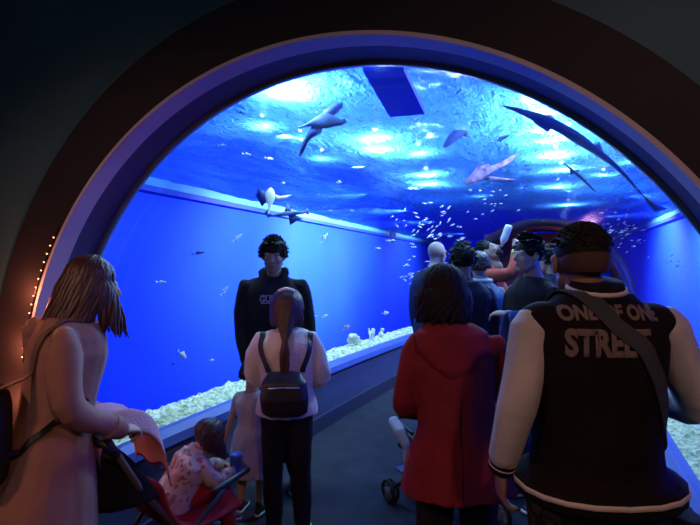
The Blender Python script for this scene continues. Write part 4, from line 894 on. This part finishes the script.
# single fish in front of the left tank wall: (u, v, pixel length, tilt in degrees, kind, label)
singles = [
 (237, 238, 12, 40, 's', 'small silver fish swimming upward left of the boy in the black hoodie'),
 (324, 238, 12, 55, 's', 'small silver fish tilted steeply upward right of the boy, near the head height'),
 (198, 253, 13, 8, 'd', 'slim dark fish between the pink coat woman and the boy'),
 (161, 282, 10, 0, 's', 'thin silver fish, leftmost in the open blue water'),
 (224, 291, 11, 50, 's', 'small silver fish by the shoulder of the boy in the hoodie'),
 (182, 354, 11, -40, 'w', 'pale fish diving nose down low in the blue water'),
 (212, 360, 5, 0, 'w', 'tiny pale round fish low beside the elbow of the boy'),
 (173, 364, 6, 20, 'd', 'tiny dark fish just below the diving pale fish'),
 (314, 316, 6, 5, 's', 'tiny silver fish, left one of the pair right of the girl'),
 (325, 316, 7, 25, 's', 'tiny silver fish, right one of the pair right of the girl'),
 (346, 328, 9, 35, 'p', 'small pinkish fish just above the white corals'),
 (385, 313, 7, 10, 'w', 'round pale fish hovering above the far white corals'),
 (190, 404, 9, 5, 'w', 'white fish hovering just above the gravel on the left'),
 (330, 351, 7, 45, 's', 'small silver fish close to the gravel left of the corals'),
 (292, 55+20, 9, 15, 'd', 'small dark fish high up near the brightest lamp'),
 (240, 112, 8, -10, 'd', 'small dark fish under the water surface, upper left'),
 (222, 145, 8, 0, 's', 'small silver fish alone above the rim of the left tank wall'),
 (246, 154, 9, -8, 's', 'silver fish, first of two swimming side by side near the left surface'),
 (269, 158, 9, -5, 's', 'silver fish, second of two swimming side by side near the left surface'),
 (318, 115+4, 5, 30, 'w', 'small pale fish swimming close under the winged ray'),
 (415, 120, 8, 30, 's', 'small silver fish right of the dark blue platform'),
 (436, 111, 7, 10, 's', 'small silver fish below the right corner of the dark blue platform'),
 (458, 92, 8, 45, 's', 'silver fish high overhead, left one of the upper three'),
 (477, 78, 9, 25, 's', 'silver fish high overhead, middle one of the upper three'),
 (487, 78, 7, 0, 's', 'silver fish high overhead, right one of the upper three'),
 (501, 139, 16, 25, 's', 'long thin silver fish above the pale ray'),
 (339, 182, 5, 0, 'w', 'tiny pale fish mid water above the left seam'),
 (636, 189, 7, 0, 's', 'small silver fish at the tail of the long shark'),
 (283, 183, 4, 0, 'w', 'tiny pale fish right of the pale bellied guitarfish'),
 (570, 120, 6, -30, 's', 'small silver fish beneath the brightest streaks on the right'),
]
for (u, v, L_, tilt, kd, lab) in singles:
    ps, d = place(u, v, .5+.8*rnd.random()); m = {'s': SILVER, 'd': DARKF, 'w': FWHITE, 'p': FPINK}[kd]
    # swims broadly across the sight line; tilt raises the nose
    fish(kd, m, ps, L_/480*d*1.05, TH-PI/2+rnd.uniform(-.3, .3), math.radians(tilt), lab, deep={'s': .24, 'd': .22, 'w': .5, 'p': .45}[kd])
# schools
def school(n, ur, vr, Lr, group, label, ex=(.3, 1.6)):
    for i in range(n):
        u = rnd.gauss(sum(ur)/2, (ur[1]-ur[0])/4); v = rnd.gauss(sum(vr)/2, (vr[1]-vr[0])/4); ps, d = place(u, v, rnd.uniform(*ex))
        fish('s', SILVER, ps, rnd.uniform(*Lr)*.78/480*d, TH-PI/2+rnd.uniform(-.5, .5), math.radians(rnd.gauss(15, 20)), label, group, deep=.24)
school(62, (388, 478), (195, 262), (4, 8), 'silver fish schooling above the far left corner', 'small silver fish of the school above the bald man')
school(20, (400, 425), (255, 300), (4, 7), 'silver fish left of the bald man', 'small silver fish of the loose group below and left of the bald man')
school(58, (588, 645), (208, 252), (3, 7), 'silver fish schooling beyond the right acrylic', 'small silver fish of the dense school right of the man with the fade haircut', (.2, .9))
school(12, (655, 685), (255, 275), (4, 7), 'silver fish in the right tank', 'tiny silver fish of the small cluster deep in the right tank')
school(16, (470, 530), (180, 215), (3, 6), 'silver fish above the tunnel end', 'small silver fish of the scattered group above the tunnel end')

def creature(name, label, cat, st, axis, d0, slope, m, th=.35, maxt=.06, parts=()):
    """a swimming animal lofted from stations (s, lo, hi); axis 'u' or 'v' is its long direction; real ellipse sections"""
    vs, fs = [], []; view = V((-math.sin(TH), math.cos(TH), 0)); n = 14; t0 = st[0][0]; mid = st[len(st)//2]
    def W(s_, q):
        u, v = (s_, q) if axis == 'u' else (q, s_); d = d0*(1+slope*((s_-mid[0])/100)); return P(u, v, d)
    ref = W(mid[0], (mid[1]+mid[2])/2)
    for (s_, lo, hi) in st:
        a, b_ = W(s_, lo), W(s_, hi); c = (a+b_)/2; hw = (b_-a)/2; tk = min(hw.length*th+.004, maxt); up_ = view
        for i in range(n): an = 2*PI*i/n; vs.append(c+hw*math.cos(an)+up_*tk*math.sin(an)-ref)
    for j in range(len(st)-1):
        for i in range(n): k_ = (i+1) % n; fs.append((j*n+i, j*n+k_, (j+1)*n+k_, (j+1)*n+i))
    fs.append(tuple(range(n))); fs.append(tuple((len(st)-1)*n+i for i in range(n))[::-1])
    t = thing(name, label, cat, ref); o = pyobj('body', vs, fs, m, t)
    sb = o.modifiers.new('s', 'SUBSURF'); sb.levels = 1; sb.render_levels = 1
    for (pn, pm, pts, pth) in parts:
        q = Blob(); b0 = 0; loc = [P(u, v, d0*(1+slope*(((u if axis == 'u' else v)-mid[0])/100))+dd)-ref for u, v, dd in pts]; c = sum(loc, V())/len(loc); N_ = len(loc)
        q.v = loc+[c+view*pth, c-view*pth]
        for i in range(N_): k_ = (i+1) % N_; q.f.append((i, k_, N_)); q.f.append((k_, i, N_+1))
        q.raw(pn, pm, t)
    return t
RAYB = mat('ray_grey_blue', (.045, .085, .24), .6, .3, var=.3, vscale=8); RAYD = mat('shark_slate', (.045, .075, .26), .6, .3, var=.2, vscale=5)
PALE = mat('belly_pale', (.70, .74, .56), .6, .3, var=.15, vscale=10); SPOT = mat('speckled_hide', (.24, .15, .28), .7, .2, var=.7, vscale=16)
# winged ray overhead: body along u, two long pointed wings
creature('ray', 'grey ray with long pointed wings gliding overhead at upper left', 'ray',
         [(297, 127.5, 128.3), (304, 124.5, 127.2), (311, 120, 125.5), (317, 115, 127), (323, 112, 129), (329, 112.5, 128), (335, 116, 126), (340, 118, 125.5), (345, 120.5, 124)], 'u', 3.9, 0, RAYB, .5, .07,
         parts=[('wing', RAYD, [(318, 117, 0), (324, 110, 0), (331, 105, .02), (338, 102, .06), (343.5, 102.5, .08), (343, 107, .06), (338, 112, .03), (330, 118, 0)], .02),
                ('wing', RAYD, [(313, 124, 0), (308, 131, 0), (303, 140, .02), (300, 150, .06), (299, 158, .1), (304, 151, .08), (308, 142, .05), (314, 136, .02), (321, 133, 0), (323, 126, 0)], .02),
                ('tail_fin', RAYD, [(336, 119, 0), (345, 118, 0), (347, 122, 0), (341, 125, 0)], .008)])
creature('shark', 'long slate shark seen from below over the bright streaks at upper right', 'shark',
         [(502, 104.6, 105.2), (510, 105.8, 108.6), (520, 107.5, 113.5), (530, 110, 118.5), (540, 112.5, 123), (550, 116, 127.5), (560, 121, 132.5), (570, 126.5, 139), (580, 132.5, 145.5), (588, 139, 150), (596, 145.5, 154.5), (606, 154, 161), (618, 164.5, 169.5), (632, 181, 184), (644, 195.5, 197.5)], 'u', 3.7, .05, RAYD, .8, .10,
         parts=[('pectoral_fin', RAYD, [(530, 116, 0), (541, 120, 0), (552, 127, 0), (549, 132, .02), (544, 130, .03), (536, 124, .01)], .012),
                ('dorsal_fin', RAYD, [(540, 114, 0), (552, 114, .02), (556, 118, 0), (548, 119, 0)], .01),
                ('tail_fin', RAYD, [(588, 145, 0), (606, 157, 0), (600, 141, .02)], .01), ('tail_fin', RAYD, [(640, 192, 0), (655, 203, 0), (668, 209, .03), (655, 212, .02), (648, 203, 0)], .008)])
creature('shark', 'small thin dark shark swimming below the long slate shark', 'shark',
         [(563, 161.8, 162.3), (568, 165, 167.5), (574, 169, 172.8), (580, 174, 178), (586, 180, 183.5), (592, 187, 189), (597, 192, 192.8)], 'u', 5.0, .05, DARKF, .8, .06,
         parts=[('dorsal_fin', DARKF, [(574, 170, 0), (579, 173, 0), (580, 169, 0)], .006), ('pectoral_fin', DARKF, [(570, 168, 0), (576, 173, 0), (570, 175, .02)], .006)])
creature('guitarfish', 'pale bellied guitarfish climbing with spread fin above the left seam', 'fish',
         [(187.5, 269.5, 272), (191, 266, 274.5), (195, 264.5, 275.5), (199, 265, 275), (202, 266.5, 273.5), (206, 268, 271), (211, 267.8, 269.8), (215.5, 267.2, 268.2)], 'v', 5.2, 0, PALE, .6, .09,
         parts=[('pectoral_fin', PALE, [(274, 194, 0), (280, 196, .02), (292, 194.5, .08), (284, 199, .04), (275, 201, 0)], .012), ('pectoral_fin', RAYD, [(265, 192, .02), (258, 187, .12), (256, 196, .16), (262, 207, .12), (266, 201, .03)], .012),
                ('tail_fin', RAYD, [(268, 208, .02), (264, 214, .05), (271, 216, .02)], .005)])
creature('shark', 'small grey shark crossing the left seam beside the pale guitarfish', 'shark',
         [(270, 216, 217.5), (276, 213.5, 216.5), (283, 211.5, 216), (290, 210.5, 216), (297, 210.5, 215), (303, 211.5, 214), (307, 211, 213.2)], 'u', 5.5, .03, RAYB, .8, .08,
         parts=[('pectoral_fin', RAYB, [(288, 214, 0), (294, 214, 0), (303, 219, .05), (297, 221, .06), (290, 225, .08)], .010), ('dorsal_fin', RAYB, [(284, 212, 0), (292, 211, 0), (287, 203, .02)], .008),
                ('tail_fin', RAYD, [(272, 215, 0), (264, 211, .02), (268, 218, .02)], .006), ('tail_fin', RAYD, [(303, 212, 0), (308, 207, 0), (309, 215, 0)], .006)])
creature('shark', 'dark blunt shark seen dimly through the surface reflections, right of the platform', 'shark',
         [(120.5, 468, 471), (124, 461, 470.5), (129, 454, 469), (134, 449, 465), (139, 446, 459), (144, 443, 453), (148, 443, 446)], 'v', 5.0, 0, RAYD, .5, .10,
         parts=[('pectoral_fin', RAYD, [(466, 130, 0), (472, 138, .05), (463, 136, 0)], .01)])
creature('ray', 'speckled pinkish ray with ragged wings above the tunnel end', 'ray',
         [(464, 180, 184), (472, 173.5, 184.5), (480, 168.5, 181), (488, 165.5, 175.5), (495, 164.5, 170.5), (501, 161.5, 168), (508, 157.5, 165), (514, 154.5, 159.5), (518, 153.2, 154.8)], 'u', 5.8, 0, SPOT, .4, .08,
         parts=[('pectoral_fin', SPOT, [(470, 176, 0), (478, 165, .03), (489, 163, .03), (491, 168, 0), (480, 175, 0)], .010), ('pectoral_fin', SPOT, [(490, 176, 0), (516, 179, .05), (512, 182, .06), (492, 180, .03), (480, 180, 0)], .010)])
creature('shark', 'small dark blue shark hanging at the far end of the left seam', 'shark',
         [(231, 388.5, 397), (235, 389.5, 396), (239, 391, 395), (244, 392.6, 393.4)], 'v', 9.5, 0, RAYD, .4, .07, parts=[('dorsal_fin', RAYD, [(388, 232, 0), (384, 229, .03), (391, 230, 0)], .01)])
# floating service platform and its pontoons
pc = [V((P(u, v, 480*(WZ-EYE-.02)/(267-v)).x, P(u, v, 480*(WZ-EYE-.02)/(267-v)).y, 0)) for u, v in ((363, 62), (404, 61), (425, 107), (390, 110))]
cx = sum((q.x for q in pc))/4; cy = sum((q.y for q in pc))/4; print('platform', [(round(q.x, 2), round(q.y, 2)) for q in pc])
t = thing('floating_platform', 'dark blue rectangular platform floating on the water overhead', 'platform', (cx, cy, WZ-.06))
b = Blob(); vs = [V((q.x-cx, q.y-cy, z)) for z in (-.02, .03) for q in pc]; pyobj('deck', vs, [(3, 2, 1, 0), (4, 5, 6, 7), (0, 1, 5, 4), (1, 2, 6, 5), (2, 3, 7, 6), (3, 0, 4, 7)], M['platform'], t, False)
# halide lamps above the water, with added ones drawing the glow into streaks
LENS = mat('lamp_lens', (.9, .95, 1), .3, .5, emit=(.8, .93, 1), estr=10); SHADE = mat('lamp_shade', (.05, .05, .06), .5, .4)
l0 = None
for i, (q, e) in enumerate(HALIDES):
    if l0 is None:
        l0 = thing('halide_lamp', 'x', 'lamp'); parts_ = []
        b = Blob(); b.rings([(V((0, 0, z)), V((1, 0, 0)), V((0, 1, 0)), r_, r_) for z, r_ in ((.0, .05), (.02, .052), (.06, .04), (.12, .02), (.16, .018), (.17, .012))]); b.raw('lamp_shade', SHADE, l0)
        b = Blob(); b.rings([(V((0, 0, z)), V((1, 0, 0)), V((0, 1, 0)), r_, r_) for z, r_ in ((-.012, .008), (-.010, .016), (.004, .022))]); b.raw('lens', LENS, l0)
        b = Blob(); b.tube([(0, 0, .15), (0, 0, 1.0)], [.01]*2); b.raw('stem', SHADE, l0); o = l0
    else:
        o = l0.copy(); C.objects.link(o)
        for ch in list(l0.children): c = ch.copy(); C.objects.link(c); c.parent = o
    o.location = (q.x, q.y, WZ+.118); tag(o, 'bright halide lamp above the rippled water, extra ones added to stretch the glow', 'lamp', 'halide lamps hung above the tank')
# corals, rocks and the glass box on the gravel
CORAL = mat('coral_white', (.72, .76, .62), .8, .2, bump=.5, bscale=60); ROCKG = mat('rock_mossy', (.10, .16, .05), .9, .1, bump=.6, bscale=40, var=.3, vscale=25)
def coral(u, v, size, label, kind):
    # stand it on the left gravel ledge at the column u
    best = None
    for i in range(400):
        y = 1.9+.02*i; x = XC-math.sqrt(R*R-(SILL_Z-ZC)**2)-.055-.17+off(y); q = V((x, y, 0)); d = -math.sin(TH)*x+math.cos(TH)*y; uu = 350+480*(math.cos(TH)*x+math.sin(TH)*y)/d
        if best is None or abs(uu-u) < best[0]: best = (abs(uu-u), x, y, d)
    _, x, y, d = best; s_ = size/480*d; r_ = random.Random(int(u*7+v)); b = Blob()
    if kind == 'knob':
        for i in range(9): a = r_.uniform(0, 6.28); b.ell((.28*s_*math.cos(a)*r_.random(), .28*s_*math.sin(a)*r_.random(), s_*r_.uniform(.15, .75)), (s_*r_.uniform(.16, .26),)*3, n=8, m=10)
    else:
        for i in range(11):
            a = r_.uniform(0, 6.28); e = r_.uniform(.15, .5); tp = V((math.cos(a)*e, math.sin(a)*e, r_.uniform(.6, 1)))*s_; b.tube([(0, 0, -.02), tp*.5+V((0, 0, .05*s_)), tp], [s_*.12, s_*.09, s_*.07])
    o = b.fuse('coral', CORAL, None, max(.006, s_*.06), 1, s_*.05, (20, 20, 20)); o.location = (x, y, SILL_Z+.02); tag(o, label, 'coral'); return o
coral(352, 338, 13, 'tall white knobbly coral left of the others on the gravel', 'knob'); coral(371, 332, 11, 'white branching coral in the middle of the coral row', 'branch'); coral(381, 328, 10, 'small white coral at the right end of the coral row', 'knob'); coral(357, 345, 9, 'low white coral at the foot of the tall knobbly coral', 'knob')
coral(248, 388, 7, 'small pale coral lump on the gravel behind the hand of the boy', 'knob')
b = Blob(); b.ell((0, 0, .03), (.055, .045, .045)); b.ell((.03, .02, .045), (.03, .03, .035)); o = b.fuse('rock', ROCKG, None, .007, 2, .015, (18, 18, 18)); gx = XC-math.sqrt(R*R-(SILL_Z-ZC)**2)
rk = P(154, 424, 2.75); o.location = (gx-.16+off(rk.y), 2.17, SILL_Z+.02); tag(o, 'mossy green rock on the gravel beside the glass box', 'rock')
GL = mat('glass_box_acrylic', (.5, .6, .9), .15, .5); nt = GL.node_tree; mx = nt.nodes.new('ShaderNodeMixShader'); tp = nt.nodes.new('ShaderNodeBsdfTransparent'); mx.inputs[0].default_value = .30
nt.links.new(tp.outputs[0], mx.inputs[1]); nt.links.new(nt.nodes['Principled BSDF'].outputs[0], mx.inputs[2]); nt.links.new(mx.outputs[0], nt.nodes['Material Output'].inputs[0])
t = thing('glass_box', 'small clear open box standing on the gravel at the left end of the tank', 'box', (gx-.20, 2.03, SILL_Z+.03))
for a, b_, nm in (((0, -.07, .06), (.14, .004, .12), 'pane'), ((0, .07, .06), (.14, .004, .12), 'pane'), ((-.07, 0, .06), (.004, .14, .12), 'pane'), ((.07, 0, .06), (.004, .14, .12), 'pane')):
    bm = bmesh.new(); box(bm, a, b_); obj(nm, bm, GL, t)
bm = bmesh.new()
for a, s_ in (((0, -.07, .12), (.15, .008, .008)), ((0, .07, .12), (.15, .008, .008)), ((-.07, 0, .12), (.008, .15, .008)), ((.07, 0, .12), (.008, .15, .008))): box(bm, a, s_)
obj('rim', bm, mat('box_rim', (.35, .5, .9), .3, .5), t)
# string of tiny lights on the left of the portal
t = thing('light_string', 'string of tiny warm lights along the left edge of the arch', 'string lights', (0, 0, 0))
b = Blob(); b.tube([(XC+(R+.024)*math.cos(a), Y_PORT-.016, ZC+(R+.024)*math.sin(a)) for a in frange(math.radians(146), math.radians(172), 20)], [.002]*20); b.raw('wire', METAL, t)
BE = mat('bead_warm', (1, .6, .4), .4, .3, emit=(1, .42, .22), estr=3); bd = None
for a in frange(math.radians(148), math.radians(171), 15):
    if bd is None: b = Blob(); b.ell((0, 0, 0), (.0035, .0035, .0035), n=6, m=8); bd = b.raw('bulb', BE, t); o = bd
    else: o = bd.copy(); C.objects.link(o)
    o.location = (XC+(R+.024)*math.cos(a), Y_PORT-.020, ZC+(R+.024)*math.sin(a))
